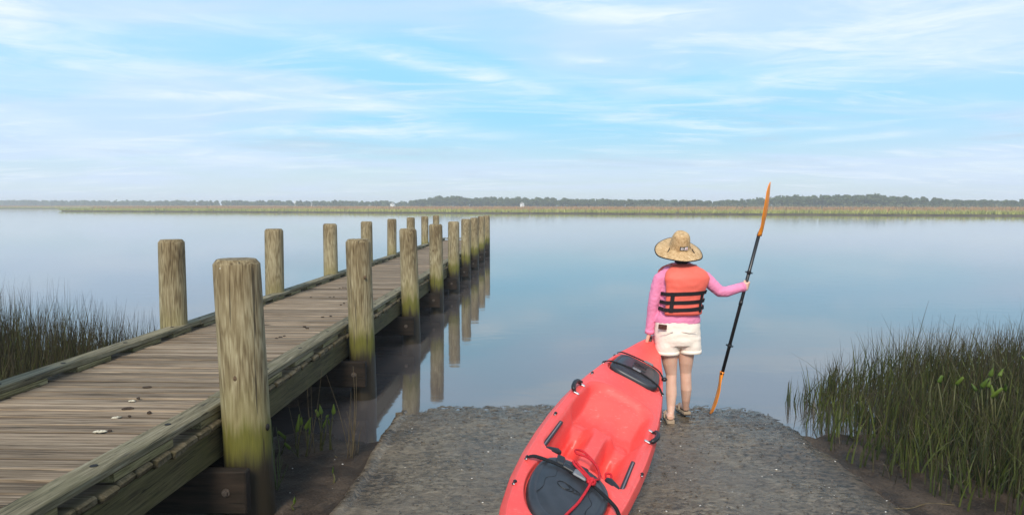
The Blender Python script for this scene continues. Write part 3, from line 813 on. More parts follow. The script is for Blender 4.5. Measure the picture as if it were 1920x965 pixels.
def kayak_mat():
    m, t, b = newmat('red_polyethylene'); v = t.n('ShaderNodeTexCoord').outputs['Object']
    n = t.noise(v, 2.2, 5, .6, .4); n2 = t.noise(v, 26, 5, .7)
    cl = t.ramp(n, [(.3, (.80, .072, .060)), (.7, (.88, .104, .086))])
    cl = t.mix(t.math('MULTIPLY', t.sstep(n2, .54, .72), .32), cl, (.88, .20, .17))
    sc_ = t.noise(t.mapping(v, (22, 160, 60), rot=(0, 0, .35)), 1.0, 3, .5); cl = t.mix(t.math('MULTIPLY', t.sstep(sc_, .64, .70), .35), cl, (.90, .36, .31))
    t.l(cl, b.inputs['Base Color']); b.inputs['Roughness'].default_value = .42; b.inputs['Specular IOR Level'].default_value = .45
    b.inputs['Subsurface Weight'].default_value = .03; b.inputs['Subsurface Radius'].default_value = (.03, .006, .004); b.inputs['Subsurface Scale'].default_value = .3
    t.l(t.bump(t.noise(v, 320, 3, .6), .12, .001), b.inputs['Normal']); return m
M_kayak = kayak_mat()
M_hatch = simple('hatch_rubber', (.030, .033, .038), .38, .5, .25, 14, .15, .001, bscale=400)
M_black = simple('black_plastic', (.013, .013, .014), .42, .5, .3, 30)
M_web = simple('black_webbing', (.010, .010, .011), .8, .3, .3, 60, .5, .001)
M_grey = simple('grey_plastic', (.16, .16, .17), .35, .5, .2, 30)
M_screw = simple('screw_steel', (.62, .60, .58), .3, .5, .1, 40, metal=.9)
hull = build(hm, 'hull', M_kayak, kay, smooth=True)
# scupper throat
def kpart(b, name, mat, parent=kay, smooth=True): return build(b, name, mat, parent, smooth=smooth)
def disc_cover(fn, cs, ss_, ts, base, dome, name):
    """domed lid over an outline given by fn<0"""
    n = 48; rings = []
    for u in (1.0, 1.0, .97, .90, .78, .60, .40, .20, .06):
        pass
    out = []
    for i in range(n):
        a = 2*math.pi*i/n; lo, hi = 0., 1.5
        for _ in range(24):
            mid = (lo+hi)/2
            if fn(cs+math.cos(a)*mid*ss_, math.sin(a)*mid*ts) < -.03: lo = mid
            else: hi = mid
        out.append((math.cos(a)*lo*ss_, math.sin(a)*lo*ts))
    prof = [(1.0, -.025), (1.0, .35), (.985, .62), (.95, .80), (.86, .88), (.84, .84), (.81, .84), (.79, .90), (.6, .97), (.3, 1.0), (.04, 1.0)]
    for (u, hq) in prof: rings.append([K(cs+p_[0]*u, p_[1]*u, base+dome*hq) for p_ in out])
    b = MB().loft(rings); return kpart(b, name, M_hatch)
hf = disc_cover(hatch_front, 2.34, .40, .235, -.012, .062, 'hatch_cover'); hf['label'] = 'large dark grey hatch cover nearest the camera'
hr = disc_cover(hatch_rear, .195, .225, .21, -.008, .060, 'hatch_cover'); hr['label'] = 'small black hatch cover towards the lifted stern'
def strap(pts, wd=.011, th=.0035, mat=M_web, name='strap', parent=kay):
    P = catmull([K(*p_) for p_ in pts], 6); b = MB(); up = Vector(KU); rings = []
    for i, p_ in enumerate(P):
        d = (P[min(i+1, len(P)-1)]-P[max(i-1, 0)]).normalized(); sd_ = d.cross(up).normalized()
        rings.append([p_+sd_*wd+up*th, p_-sd_*wd+up*th, p_-sd_*wd-up*th, p_+sd_*wd-up*th])
    b.loft(rings); return kpart(b, name, mat, parent, False)
def kbox(s, t_, h, size, ang=0., bev=.006):
    """little block lying on the deck; size = (along s, across t, up)"""
    c = K(s, t_, h); F = Vector(KF); Rr = Vector(KR); U = Vector(KU)
    a = F*math.cos(ang)+Rr*math.sin(ang); b_ = U.cross(a); M = Matrix((a, b_, U)).transposed()
    return MB().box(c, tuple(k*KS for k in size), M, bev)
# straps
st = strap([(2.240, -.292, .022), (2.235, -.25, .045), (2.22, -.12, .062), (2.22, 0, .064), (2.235, .12, .062), (2.27, .25, .045), (2.29, .300, .02)], .013, parent=hf)
kpart(kbox(2.215, .015, .072, (.062, .085, .016)), 'buckle', M_grey, hf, False)
kpart(kbox(2.205, -.06, .071, (.045, .07, .010)), 'buckle_tail', M_black, hf, False)
kpart(kbox(2.13, -.125, .044, (.085, .05, .016), .2), 'latch_pad', M_black, hf, False)
kpart(kbox(2.10, -.01, .044, (.05, .11, .012), .1), 'latch_pad', M_black, hf, False)
st = strap([(.005, -.222, .016), (.01, -.17, .046), (.01, 0, .060), (.015, .15, .050), (.03, .215, .02)], .008, parent=hr)
st = strap([(.325, -.268, .014), (.32, -.20, .046), (.29, 0, .060), (.32, .19, .046), (.36, .262, .014)], .008, parent=hr)
kpart(kbox(.01, .06, .066, (.035, .085, .014)), 'buckle', M_grey, hr, False)
kpart(kbox(.285, .0, .066, (.035, .075, .014)), 'buckle', M_grey, hr, False)
kpart(kbox(.15, .01, .055, (.13, .12, .008), 0, .004), 'logo_plate', M_black, hr, False)
kb = MB(); c = K(.06, .235, .02); kb.ell(c, (.024, .024, .018), 12, 8); kpart(kb, 'strap_knob', M_black)
# embossed fish on both lids: outline plus bones
def fish(cs, ct, sz, h, parent):
    b = MB(); pts = []
    for k in range(25):
        a = 2*math.pi*k/24; pts.append(K(cs+math.sin(a)*.36*sz, ct+(-.45+math.cos(a)*.55)*sz, h))
    b.tube(pts, .0026, 5)
    for q in (.0, .28, .52, .74):
        b.tube([K(cs+u*.30*sz*(1.1-q*.5), ct+(q+.10*(1-u*u*4)-.2)*sz, h) for u in np.linspace(-1, 1, 7)], .0022, 5)
    b.tube([K(cs-.3*sz, ct+.95*sz, h), K(cs, ct+.78*sz, h), K(cs+.3*sz, ct+.95*sz, h)], .0026, 5)
    kpart(b, 'fish_emblem', M_black, parent)
fish(2.36, .01, .085, .0515, hf); fish(.15, .01, .055, .0605, hr)
for tt in (-.13, .13):
    b = MB().tube(catmull([K(2.25, tt*.85, .0485), K(2.32, tt*.80, .0485), K(2.38, tt*1.08, .048), (K(2.46, tt*1.0, .0485)), K(2.54, tt*1.1, .048)], 6), .0022, 5); kpart(b, 'lid_seam', M_black, hf)
# foot rails and pegs
for sg in (-1, 1):
    s0, s1 = (1.62, 2.075) if sg < 0 else (1.62, 2.075); tt = sg*.262
    b = kbox((s0+s1)/2, tt, -.006, (s1-s0, .028, .026), 0, .005); o = kpart(b, 'foot_rail', M_black, kay, False)
    b = kbox((s0+s1)/2, tt, .008, (s1-s0-.04, .008, .006), 0, .002); kpart(b, 'rail_slot', M_grey, o, False)
    P = [K(s_, sg*q_, -.004) for s_, q_ in ((2.045, .258), (2.015, .222), (1.985, .175), (1.975, .155))]
    b = MB().tube(P, [.018, .026, .028, .016], 12, squash=.8); kpart(b, 'foot_peg', M_black, o)
# side handles
for sg, s0 in ((-1, 1.06), (1, 1.20)):
    t0 = sg*.312
    P = catmull([K(s0-.085, t0-sg*.01, .012), K(s0-.07, t0+sg*.020, .036), K(s0, t0+sg*.032, .044), K(s0+.07, t0+sg*.020, .036), K(s0+.085, t0-sg*.01, .012)], 5)
    o = kpart(MB().tube(P, [.009]*3+[.016]*(len(P)-6)+[.009]*3, 9), 'carry_handle', M_black)
    for q in (-1, 1):
        b = kbox(s0+q*.088, t0-sg*.018, .016, (.024, .045, .010), 0, .004); kpart(b, 'handle_mount', M_screw, o, False)
# pad eyes
for (s, t_) in [(.66, -.292), (.92, -.316), (1.58, -.325), (.76, .330), (1.07, .345), (1.72, .338), (2.52, -.272), (.005, -.232), (.325, -.272), (.365, .27), (2.235, -.30), (2.295, .308)]:
    h = deck_h(s, t_); b = MB(); b.ell(K(s-.012, t_, h+.006), (.011, .011, .009), 8, 6); b.ell(K(s+.014, t_, h+.005), (.008, .008, .007), 8, 6)
    P = [K(s-.016, t_, h+.004), K(s-.004, t_, h+.016), K(s+.010, t_, h+.014), K(s+.018, t_, h+.004)]; b.tube(P, .0045, 6)
    o = kpart(b, 'pad_eye', M_black)
    b = MB().ell(K(s+.02, t_+.004, h+.008), (.006, .006, .005), 8, 6); kpart(b, 'screw', M_screw, o)
# stern toggle: a webbing loop with a grip that the hand holds
TOG = Vector(K(-.60, -.005, .052))
GR = at(1218, 643, 6.06)
b = MB().tube(catmull([TOG, (TOG+GR)/2+Vector((.008, 0, 0)), GR+Vector((0, 0, -.035))], 5), .006, 6); kpart(b, 'toggle_cord', M_web)
b = MB().tube([GR+Vector((-.006, 0, -.06)), GR+Vector((.012, .01, .055))], [.013, .013], 10); kpart(b, 'toggle_grip', M_black)
# drain plug / scupper shade is geometry of the hull; red rope lies on top of it
M_rope = simple('red_rope', (.55, .018, .028), .7, .3, .35, 160, .8, .002)
def rope_path(pts, n=6): return catmull([K(*p_) for p_ in pts], n)
rope = thing('rope', 'red rope knotted over the large hatch and coiled in the cockpit', 'rope', K(2.2, .05, .06))
b = MB().tube(rope_path([(2.95, .02, .115), (2.78, .035, .09), (2.62, .05, .072), (2.45, .075, .062), (2.30, .085, .078), (2.235, .082, .092)]), .0075, 8); kpart(b, 'rope_end', M_rope, rope)
b = MB().tube(rope_path([(2.235, .085, .090), (2.17, .03, .075), (2.12, -.045, .075), (2.15, -.05, .078), (2.20, .02, .082), (2.245, .075, .092)]), .0072, 8); kpart(b, 'loop', M_rope, rope)
b = MB().tube(rope_path([(2.235, .09, .095), (2.12, .115, .060), (2.00, .075, .05), (1.93, .0, .035), (1.925, -.07, .02), (1.87, -.085, .01), (1.83, -.03, .0), (1.86, .06, -.02), (1.95, .15, -.05), (2.03, .215, -.06), (2.08, .235, -.04)]), .0068, 8); kpart(b, 'loop', M_rope, rope)
kb = MB(); kc = Vector(K(2.235, .085, .082))
for k in range(3):
    P = []
    for i in range(11):
        a = 2*math.pi*i/10; ax = [(Vector(KF), Vector(KU)), (Vector(KR), Vector(KU)), (Vector(KF), Vector(KR))][k]
        P.append(kc+ax[0]*math.cos(a)*.020+ax[1]*math.sin(a)*.018)
    kb.tube(P, .0088, 7)
kpart(kb, 'knot', M_rope, rope)
b = MB().tube(rope_path([(1.99, .20, -.075), (1.90, .185, -.085), (1.84, .17, -.09), (1.78, .14, -.085), (1.77, .17, -.075), (1.83, .185, -.075), (1.88, .20, -.07), (1.95, .225, -.06), (2.02, .23, -.05)]), .0068, 8); kpart(b, 'loop', M_rope, rope)
b = MB().tube(rope_path([(1.98, .17, -.085), (1.93, .195, -.075), (1.88, .175, -.08), (1.93, .165, -.07), (2.0, .2, -.07)]), .0068, 8); kpart(b, 'loop', M_rope, rope)
b = MB().ell(K(1.865, .18, -.068), (.010, .010, .010), 8, 6); kpart(b, 'rope_tag', M_white, rope)

# ------------------------------------------------------------------ woman
YP = 6.0
M_skin = None
def skin_mat():
    m, t, b = newmat('skin'); v = t.n('ShaderNodeTexCoord').outputs['Object']
    n = t.noise(v, 9, 5, .6, .3)
    t.l(t.ramp(n, [(.3, (.64, .37, .265)), (.7, (.76, .48, .36))]), b.inputs['Base Color'])
    b.inputs['Roughness'].default_value = .5; b.inputs['Subsurface Weight'].default_value = .12; b.inputs['Subsurface Radius'].default_value = (.03, .012, .006); b.inputs['Subsurface Scale'].default_value = .3
    return m
M_skin = skin_mat()
def cloth(name, c, var=.1, weave=700, rough=.8, bump=.25):
    m, t, b = newmat(name); v = t.n('ShaderNodeTexCoord').outputs['Object']
    n = t.noise(v, 7, 5, .6, .4)
    t.l(t.ramp(n, [(.3, tuple(k*(1-var) for k in c)), (.7, tuple(min(.95, k*(1+var)) for k in c))]), b.inputs['Base Color'])
    b.inputs['Roughness'].default_value = rough; b.inputs['Specular IOR Level'].default_value = .25; b.inputs['Sheen Weight'].default_value = .08
    t.l(t.bump(t.noise(v, weave, 2, .5), bump, .001, t.bump(t.noise(t.mapping(v, (1, 1, .6)), 34, 4, .6, .8), .35, .006)), b.inputs['Normal']); return m
M_shirt = cloth('pink_shirt', (.78, .25, .42))
M_vest = cloth('coral_vest_nylon', (.80, .140, .098), .12, 300, .55)
M_short = cloth('cream_denim', (.86, .745, .635), .05, 500)
M_strapb = simple('vest_webbing', (.012, .010, .012), .75, .3, .3, 70, .5, .001)
M_leather = simple('brown_leather', (.075, .022, .012), .5, .4, .4, 60)
M_hair = simple('dark_hair', (.020, .013, .010), .6, .4, .4, 60)
M_sole = simple('tan_sandal', (.36, .27, .18), .8, .3, .2, 30)
M_sdark = simple('sandal_dark', (.06, .04, .03), .8, .3, .2, 30)
person = thing('person', 'woman in straw hat, pink shirt, coral life vest and cream shorts, seen from behind', 'person', (at(1270, 790, YP).x, YP, gz(1.45, YP, True)))
def A(px_, py_, dy_=0.): return at(px_, py_, YP+dy_)
# ground contact heights of the two feet
ftL = A(1257, 790, -.12); ftL.z = gz(ftL.x, ftL.y, True)+.022
ftR = A(1286.5, 776, .10); ftR.z = gz(ftR.x, ftR.y, True)+.030
def foot(b, heel, yaw, lift=0.0):
    c, s = math.sin(yaw), math.cos(yaw)
    def Q(f_, l_, u_): return (heel.x+c*f_+s*l_, heel.y+s*f_-c*l_, heel.z+u_+lift*(1-f_/.22))
    b.tube([Q(-.005, 0, .028), Q(.03, 0, .034), Q(.09, 0, .034), Q(.15, 0, .026), Q(.185, 0, .018)], [.030, .034, .036, .040, .030], 12, squash=.72)
    for k, (l_, fl, r_) in enumerate([(-.030, .222, .0125), (-.012, .224, .0095), (.004, .218, .009), (.018, .208, .0085), (.031, .195, .008)]):
        sgn = 1 if yaw >= 0 else 1
        b.tube([Q(.17, l_*.9, .017), Q(fl-.02, l_, .014), Q(fl, l_, .010)], [r_, r_, r_*.75], 8)
    return Q
def hand(b, wrist, palm_dir, across, curl_to, grip_r, thumb_sign=1):
    """palm and five fingers that close round a bar through curl_to along `across`"""
    pd = Vector(palm_dir).normalized(); ac = Vector(across).normalized(); nrm = pd.cross(ac).normalized()
    g = Vector(curl_to)
    if (g-Vector(wrist)).dot(nrm) < 0: nrm = -nrm
    w0 = Vector(wrist); pc_ = g-nrm*(grip_r+.016)
    # palm slab
    for q in (-.026, -.009, .009, .026):
        b.tube([w0+ac*q*.7, w0.lerp(pc_, .55)+ac*q, pc_+ac*q+pd*.012], [.017, .0165, .013], 8)
    b.tube([w0-pd*.04, w0+pd*.01], [.027, .026], 12, squash=.8)
    for q, ln in ((-.030, .86), (-.010, 1.0), (.010, .96), (.030, .80)):
        base = pc_+ac*q+pd*.012; pts = [base]
        for k in range(1, 6):
            a = k*.62*ln; rr = grip_r+.010
            pts.append(g+ac*q+(-nrm*math.cos(a)+pd*math.sin(a))*rr)
        b.tube(pts, [.0105, .0100, .0095, .009, .0085, .007], 8)
    tb = w0.lerp(pc_, .45)+ac*.026*thumb_sign
    b.tube([tb, tb+ac*.022*thumb_sign+nrm*.020, g+ac*.046*thumb_sign+nrm*(grip_r*.6)+pd*.004, g+ac*.040*thumb_sign+nrm*(grip_r+.008)+pd*.020], [.014, .012, .0105, .008], 8)
# paddle axis, needed for the right hand
PT, PB = at(1423, 440, 5.98), at(1354.5, 698, 6.10)
pax = (PT-PB).normalized()
grip = at(1399.5, 535, 6.03); k_ = (grip.z-PB.z)/(PT.z-PB.z); grip = PB+(PT-PB)*k_
body = MB()
hipL, hipR = A(1254, 640), A(1287, 640)
body.tube([hipL, A(1254.5, 660, -.01), A(1256, 680, -.01), A(1258.5, 701, -.0), A(1258.5, 716, -.015), A(1258.7, 738, -.03), A(1258, 760, -.045), A(1257.5, 777, -.075), Vector((ftL.x, ftL.y+.035, ftL.z+.03))], [.090, .080, .066, .048, .046, .0485, .037, .028, .029], 16)
body.tube([hipR, A(1286.5, 660, -.01), A(1286, 678, .0), A(1285.5, 697, .02), A(1286, 712, .015), A(1286.5, 728, .02), A(1286, 748, .05), A(1285.5, 765, .09), Vector((ftR.x, ftR.y+.035, ftR.z+.045))], [.088, .073, .063, .050, .048, .049, .038, .027, .028], 16)
QL = foot(body, ftL, .10); QR = foot(body, ftR, -.06, .018)
body.ell(A(1270, 622), (.17, .115, .12)); 
body.tube([A(1270, 622), A(1273, 580), A(1278, 545), A(1280, 515)], [.135, .115, .125, .13], 16, squash=.72, up=(0, 1, 0))
body.tube([A(1280, 515), A(1279, 500, .0), A(1277.5, 480, .03)], [.09, .058, .052], 14)
HC = A(1276.5, 471, .03)                                   # head, looking out over the water
body.ell(HC, (.074, .092, .108), 20, 14); body.ell(HC+Vector((0, .035, -.055)), (.052, .052, .055), 16, 10)
body.tube([HC+Vector((0, .088, .018)), HC+Vector((0, .108, -.016)), HC+Vector((0, .096, -.028))], [.008, .014, .009], 8)
for s_ in (-1, 1):
    body.ell(HC+Vector((s_*.075, -.004, -.005)), (.012, .02, .030), 10, 8); body.ell(HC+Vector((s_*.03, .080, .018)), (.016, .012, .009), 8, 6); body.ell(HC+Vector((s_*.016, .084, -.058)), (.016, .010, .007), 8, 6)
# arms
shL, shR = A(1239, 519), A(1321, 520)
elL, wrL = A(1226, 568, .0), A(1217.5, 622, .045)
elR, wrR = A(1353, 549, -.015), A(1389, 539, .01)
body.tube([shL, elL, wrL], [.045, .038, .027], 12); body.tube([shR, elR, wrR], [.045, .038, .027], 12)
hand(body, wrL+Vector((0, 0, -.012)), (0, .10, -1), (.35, .9, .1), GR+Vector((.004, 0, -.002)), .013, 1)
hand(body, wrR+(grip-wrR)*.18, (1, .0, .05), -pax, grip+Vector((0, 0, 0)), .0155, -1)
body = remeshed(body, .0052, 3)
build(body, 'body', M_skin, person, smooth=True)
def ering(c, hw, dp, n=40, pw=2.3, tilt=0.):
    o = []
    for i in range(n):
        a = 2*math.pi*i/n; ca, sa = math.cos(a), math.sin(a)
        o.append((c.x+math.copysign(abs(ca)**(2/pw), ca)*hw, c.y+math.copysign(abs(sa)**(2/pw), sa)*dp, c.z+tilt*ca))
    return o
PPM = 1/ (at(1001, 500, YP).x-at(1000, 500, YP).x)
def wr_shirt(c):
    n = mnoise.noise((c[0]*9+c[2]*5, c[1]*9, c[2]*16)); n2 = mnoise.noise((c[0]*22-c[2]*18, c[1]*20, c[2]*26+4))
    return .0035*n-.0045*abs(n2)+.0015*mnoise.noise((c[0]*60, c[1]*60, c[2]*60))
sh = MB()
SH = [(604, 1270, 42.5, .128), (596, 1270.5, 42.5, .128), (582, 1272, 38.0, .120), (566, 1273.5, 36.5, .116), (548, 1276, 38.0, .120), (532, 1279, 41.0, .125), (518, 1280.5, 44.0, .118), (508, 1280.5, 41, .100), (501, 1280, 33, .082), (496, 1280, 20, .066), (491, 1279.5, 14, .058)]
sh.loft([ering(A(cx_, y_), hw/PPM, dp) for (y_, cx_, hw, dp) in SH])
sh.tube([A(1246, 516), A(1237, 522), A(1231, 540), A(1226.5, 562), A(1224.5, 575, .01), A(1221, 598, .03), A(1218.4, 616, .042), A(1217.6, 623, .046)], [.056, .058, .055, .052, .050, .045, .041, .039], 18)
sh.tube([A(1312, 516), A(1322, 521), A(1337, 535, -.01), A(1350, 546.5, -.015), A(1362, 546.5, -.01), A(1377, 542, .0), A(1389, 538.5, .01), A(1394, 537.5, .015)], [.056, .062, .056, .051, .048, .044, .042, .041], 18)
sh = remeshed(sh, .007, 4, wr_shirt); build(sh, 'shirt', M_shirt, person, smooth=True)
for nm, path, rr in (('cuff', [A(1218.6, 617.5, .043), A(1217.4, 624.5, .047)], .042), ('cuff', [A(1390.5, 538.3, .012), A(1395, 537.4, .016)], .044)):
    build(MB().tube(path, rr, 20), nm, M_shirt, person, smooth=True)
# shorts
def wr_short(c):
    n = mnoise.noise((c[0]*8, c[1]*8, c[2]*22)); n2 = mnoise.noise((c[0]*26, c[1]*20+3, c[2]*34))
    return .004*n-.0035*abs(n2)
so = MB()
so.loft([ering(A(1270, y_), hw/PPM, dp) for (y_, hw, dp) in ((599, 41.5, .126), (608, 42, .130), (622, 42.8, .140), (636, 43, .143), (644, 42, .132))])
so.loft([ering(A(cx_, y_), hw/PPM, dp) for (y_, cx_, hw, dp) in ((630, 1251, 22, .12), (646, 1251, 22.5, .122), (657, 1250.8, 22.0, .116), (662.5, 1250.8, 21.4, .111))])
so.loft([ering(A(cx_, y_), hw/PPM, dp) for (y_, cx_, hw, dp) in ((630, 1291, 22, .12), (645, 1292, 21.5, .118), (655, 1293, 20.5, .112), (660.5, 1293, 20.0, .108))])
so = remeshed(so, .0075, 3, wr_short); shorts = build(so, 'shorts', M_short, person, smooth=True)
for (y_, cx_, hw, dp) in ((658.8, 1250.8, 22.6, .118), (656.8, 1293, 21.2, .114)):
    c_ = A(cx_, y_); rg = [Vector(p_) for p_ in ering(c_, hw/PPM, dp, 36)]
    up_ = Vector((0, 0, .015)); inn = [c_+(p_-c_)*.955 for p_ in rg]
    build(MB().loft([[p_-up_ for p_ in inn], [p_-up_*.9 for p_ in rg], [p_+up_ for p_ in rg], [p_+up_ for p_ in inn]], cap=False), 'hem', M_short, shorts, smooth=True)
c_ = A(1242.5, 612.5, -.128); build(MB().box(c_, (.073, .016, .042), Matrix.Rotation(-.35, 3, 'Z') @ Matrix.Rotation(.06, 3, 'Y'), .004), 'leather_patch', M_leather, shorts)
for (xa, xb, y_) in ((1236, 1262, 622), (1278, 1306, 622)):   # back pocket edges
    P = [A(xa, y_, -.138), A((xa+xb)/2, y_+1, -.150), A(xb, y_, -.138)]; build(MB().tube(P, .0035, 6), 'pocket_seam', M_short, shorts, smooth=True)
# vest: back panel, front panels, shoulder straps, webbing
def torso(y_):
    return [float(np.interp(y_, [q[0] for q in SH[::-1]], [q[k] for q in SH[::-1]])) for k in (1, 2, 3)]
def vpt(ang, y_, off):
    """point on the torso: ang 0 = straight back (towards camera), + to the right"""
    cx_, hw, dp = torso(y_); c = A(cx_, y_); sa, ca = math.sin(ang), -math.cos(ang); pw = 2/2.3
    return c+Vector((math.copysign(abs(sa)**pw, sa)*(hw/PPM+off), math.copysign(abs(ca)**pw, ca)*(dp+off), 0))
def panel(name, a_of, ys_, thick, mat):
    nu = 26; rows_o = []; rows_i = []
    for y_ in ys_:
        a0, a1 = a_of(y_); ro = []; ri = []
        for i in range(nu+1):
            u = i/nu; a = a0+(a1-a0)*u; e = min(u, 1-u)*nu/2.2; ey = min(1, (min(abs(y_-ys_[0]), abs(y_-ys_[-1])))/3.0)
            th = thick*min(1, e)**.5*max(.12, ey)**.5 if e < 1 or ey < 1 else thick
            pu = .004*mnoise.noise((a*4, y_*.12, 9))+.006*math.exp(-((y_-520)/16)**2)
            ro.append(vpt(a, y_, .004+th+pu)); ri.append(vpt(a, y_, .001))
        rows_o.append(ro); rows_i.append(ri)
    b = MB(); b.loft([o_+i_[::-1] for o_, i_ in zip(rows_o, rows_i)]); return build(b, name, mat, person, smooth=True)
ysv = list(np.linspace(587, 493.5, 36))
vest = panel('life_vest', lambda y_: (-float(np.interp(y_, [495, 505, 520, 590], [.75, .90, .92, .80])), float(np.interp(y_, [495, 505, 520, 590], [.75, 1.02, 1.12, 1.10]))), ysv, .036, M_vest)
panel('vest_front', lambda y_: (math.pi-1.0, math.pi-.06), ysv, .04, M_vest); panel('vest_front', lambda y_: (math.pi+.06, math.pi+1.0), ysv, .04, M_vest)
for s_ in (-1, 1):
    P = catmull([vpt(s_*.62, 500, .02), A(1280+s_*22, 498, -.02), A(1280+s_*23, 497.5, .03), vpt(s_*2.5, 503, .03)], 6)
    build(MB().tube(P, [.020]*len(P), 10, squash=.5), 'shoulder_strap', M_vest, vest, smooth=True)
P = [A(1280, 497, -.070)+Vector((math.sin(a)*.085, -math.cos(a)*.03+.03, .0)) for a in np.linspace(-1.35, 1.35, 15)]
build(MB().tube(P, .011, 10), 'collar', M_vest, vest, smooth=True)
def belt(yf, a0, a1, wd, off):
    n = 40; rings = []
    for i in range(n+1):
        a = a0+(a1-a0)*i/n; y_ = yf(a); o_ = off(a) if callable(off) else off
        p0, p1 = vpt(a, y_-wd/2, o_), vpt(a, y_+wd/2, o_); p2, p3 = vpt(a, y_+wd/2, o_-.004), vpt(a, y_-wd/2, o_-.004); rings.append([p0, p1, p2, p3])
    return MB().loft(rings)
offb = lambda a: .0465-.034*ss(-a, .80, 1.0)-.030*ss(a, 1.1, 1.3)
for (yc, sag) in ((546.5, 0), (562, 1), (574.5, 3.0)):
    build(belt(lambda a: yc-2.2*math.sin(a)+sag*math.cos(a)-.5*sag, -3.05, 3.05, 6.6, offb), 'belt', M_strapb, vest)
for px_ in (-.42, .72):
    rings = []
    for y_ in np.linspace(544, 580.5, 14):
        w_ = .040 if px_ < 0 else .034; o_ = .0495
        rings.append([vpt(px_-w_*2.1, y_, o_), vpt(px_+w_*2.1, y_, o_), vpt(px_+w_*2.1, y_, o_-.004), vpt(px_-w_*2.1, y_, o_-.004)])
    build(MB().loft(rings), 'vertical_strap', M_strapb, vest)
# hair
hb_ = MB(); hb_.ell(HC+Vector((0, -.014, .012)), (.082, .094, .108), 20, 12); hb_.ell(HC+Vector((0, -.055, -.075)), (.066, .045, .05), 16, 10); hb_.ell(HC+Vector((0.0, -.07, -.105)), (.045, .03, .04), 12, 8)
hb_ = remeshed(hb_, .008, 3, lambda c: .004*mnoise.noise((c[0]*70, c[1]*70, c[2]*14))); 
# keep the face clear of hair
keep = [i for i, q in enumerate(hb_.f) if not all(hb_.v[k][1] > HC.y+.055 and hb_.v[k][2] < HC.z+.055 for k in q)]
hb_.f = [hb_.f[i] for i in keep]; build(hb_, 'hair', M_hair, person, smooth=True)
# hat, tipped back towards the camera
def hat_mat():
    m, t, b = newmat('woven_straw'); v = t.n('ShaderNodeTexCoord').outputs['Object']
    sp = t.n('ShaderNodeSeparateXYZ'); t.l(v, sp.inputs[0])
    rad = t.math('SQRT', t.math('ADD', t.math('MULTIPLY', sp.outputs[0], sp.outputs[0]), t.math('MULTIPLY', sp.outputs[1], sp.outputs[1])))
    ang = t.math('ARCTAN2', sp.outputs[1], sp.outputs[0])
    a_ = t.math('SINE', t.math('MULTIPLY', t.math('ADD', rad, t.math('MULTIPLY', sp.outputs[2], -.9)), 420.0)); c_ = t.math('SINE', t.math('MULTIPLY', ang, 46.0))
    wv = t.math('MULTIPLY', a_, c_)
    n = t.noise(v, 38, 5, .7, .3); n2 = t.noise(v, 120, 3, .6)
    f = t.math('ADD', t.math('MULTIPLY', wv, .11), t.math('ADD', t.math('MULTIPLY', n, .55), t.math('MULTIPLY', n2, .42)))
    t.l(t.ramp(f, [(.30, (.20, .105, .040)), (.44, (.47, .29, .13)), (.56, (.64, .44, .235)), (.70, (.76, .60, .38))]), b.inputs['Base Color'])
    b.inputs['Roughness'].default_value = .7; b.inputs['Specular IOR Level'].default_value = .3
    t.l(t.bump(f, .9, .004), b.inputs['Normal']); return m
M_straw_hat = hat_mat()
TI = Matrix.Rotation(R(26), 3, 'X') @ Matrix.Rotation(R(2.5), 3, 'Y')
HB = at(1273.5, 466, YP+.0)
def hatp(x, y, z): return HB+TI @ Vector((x, y, z))
rings = []; n = 56
prof = [(.206, -.026), (.203, -.020), (.180, -.010), (.150, .000), (.120, .006), (.098, .012), (.093, .030), (.090, .060), (.083, .100), (.074, .130), (.062, .148), (.045, .156), (.022, .152), (.004, .149)]
def hring(r_, z_, off=0):
    o = []
    for i in range(n):
        a = 2*math.pi*i/n; x = math.cos(a); y = math.sin(a); fl = (r_/.2)**3
        zz_ = z_+fl*.016*(y*y)-fl*.014*(x*x)*1.0+fl*.003*math.sin(5*a)
        xx_ = x*r_*(1.0 if z_ < .02 else .95); yy_ = y*r_*(1.04 if z_ > .02 else 1.0)
        if z_ > .10: xx_ *= 1-.10*max(0, y)
        o.append(hatp(xx_, yy_, zz_+off))
    return o
outer = [hring(r_, z_) for r_, z_ in prof]; inner = [hring(max(.003, r_-.004), z_-.005) for r_, z_ in prof]
hm = MB(); hm.loft(outer[::-1]+inner, cap=False)
me = hm.mesh('hat'); 
inv_ = TI.transposed()
for vv in me.vertices: vv.co = inv_ @ (vv.co-HB)
hat = bpy.data.objects.new('hat', me); col.objects.link(hat); me.materials.append(M_straw_hat); me.polygons.foreach_set('use_smooth', [True]*len(me.polygons))
hat.parent = person; hat.location = HB-wloc(person); hat.rotation_euler = TI.to_euler()
def hpart(b, name, mat, smooth=True):
    o = build(b, name, mat, None, org=tuple(HB), smooth=smooth)
    for vv in o.data.vertices: vv.co = inv_ @ vv.co
    o.parent = hat; o.location = (0, 0, 0); return o
P = [Vector(p_) for p_ in hring(.206, -.025)]; P.append(P[0]); hpart(MB().tube(P, .0052, 8), 'brim_trim', M_web)
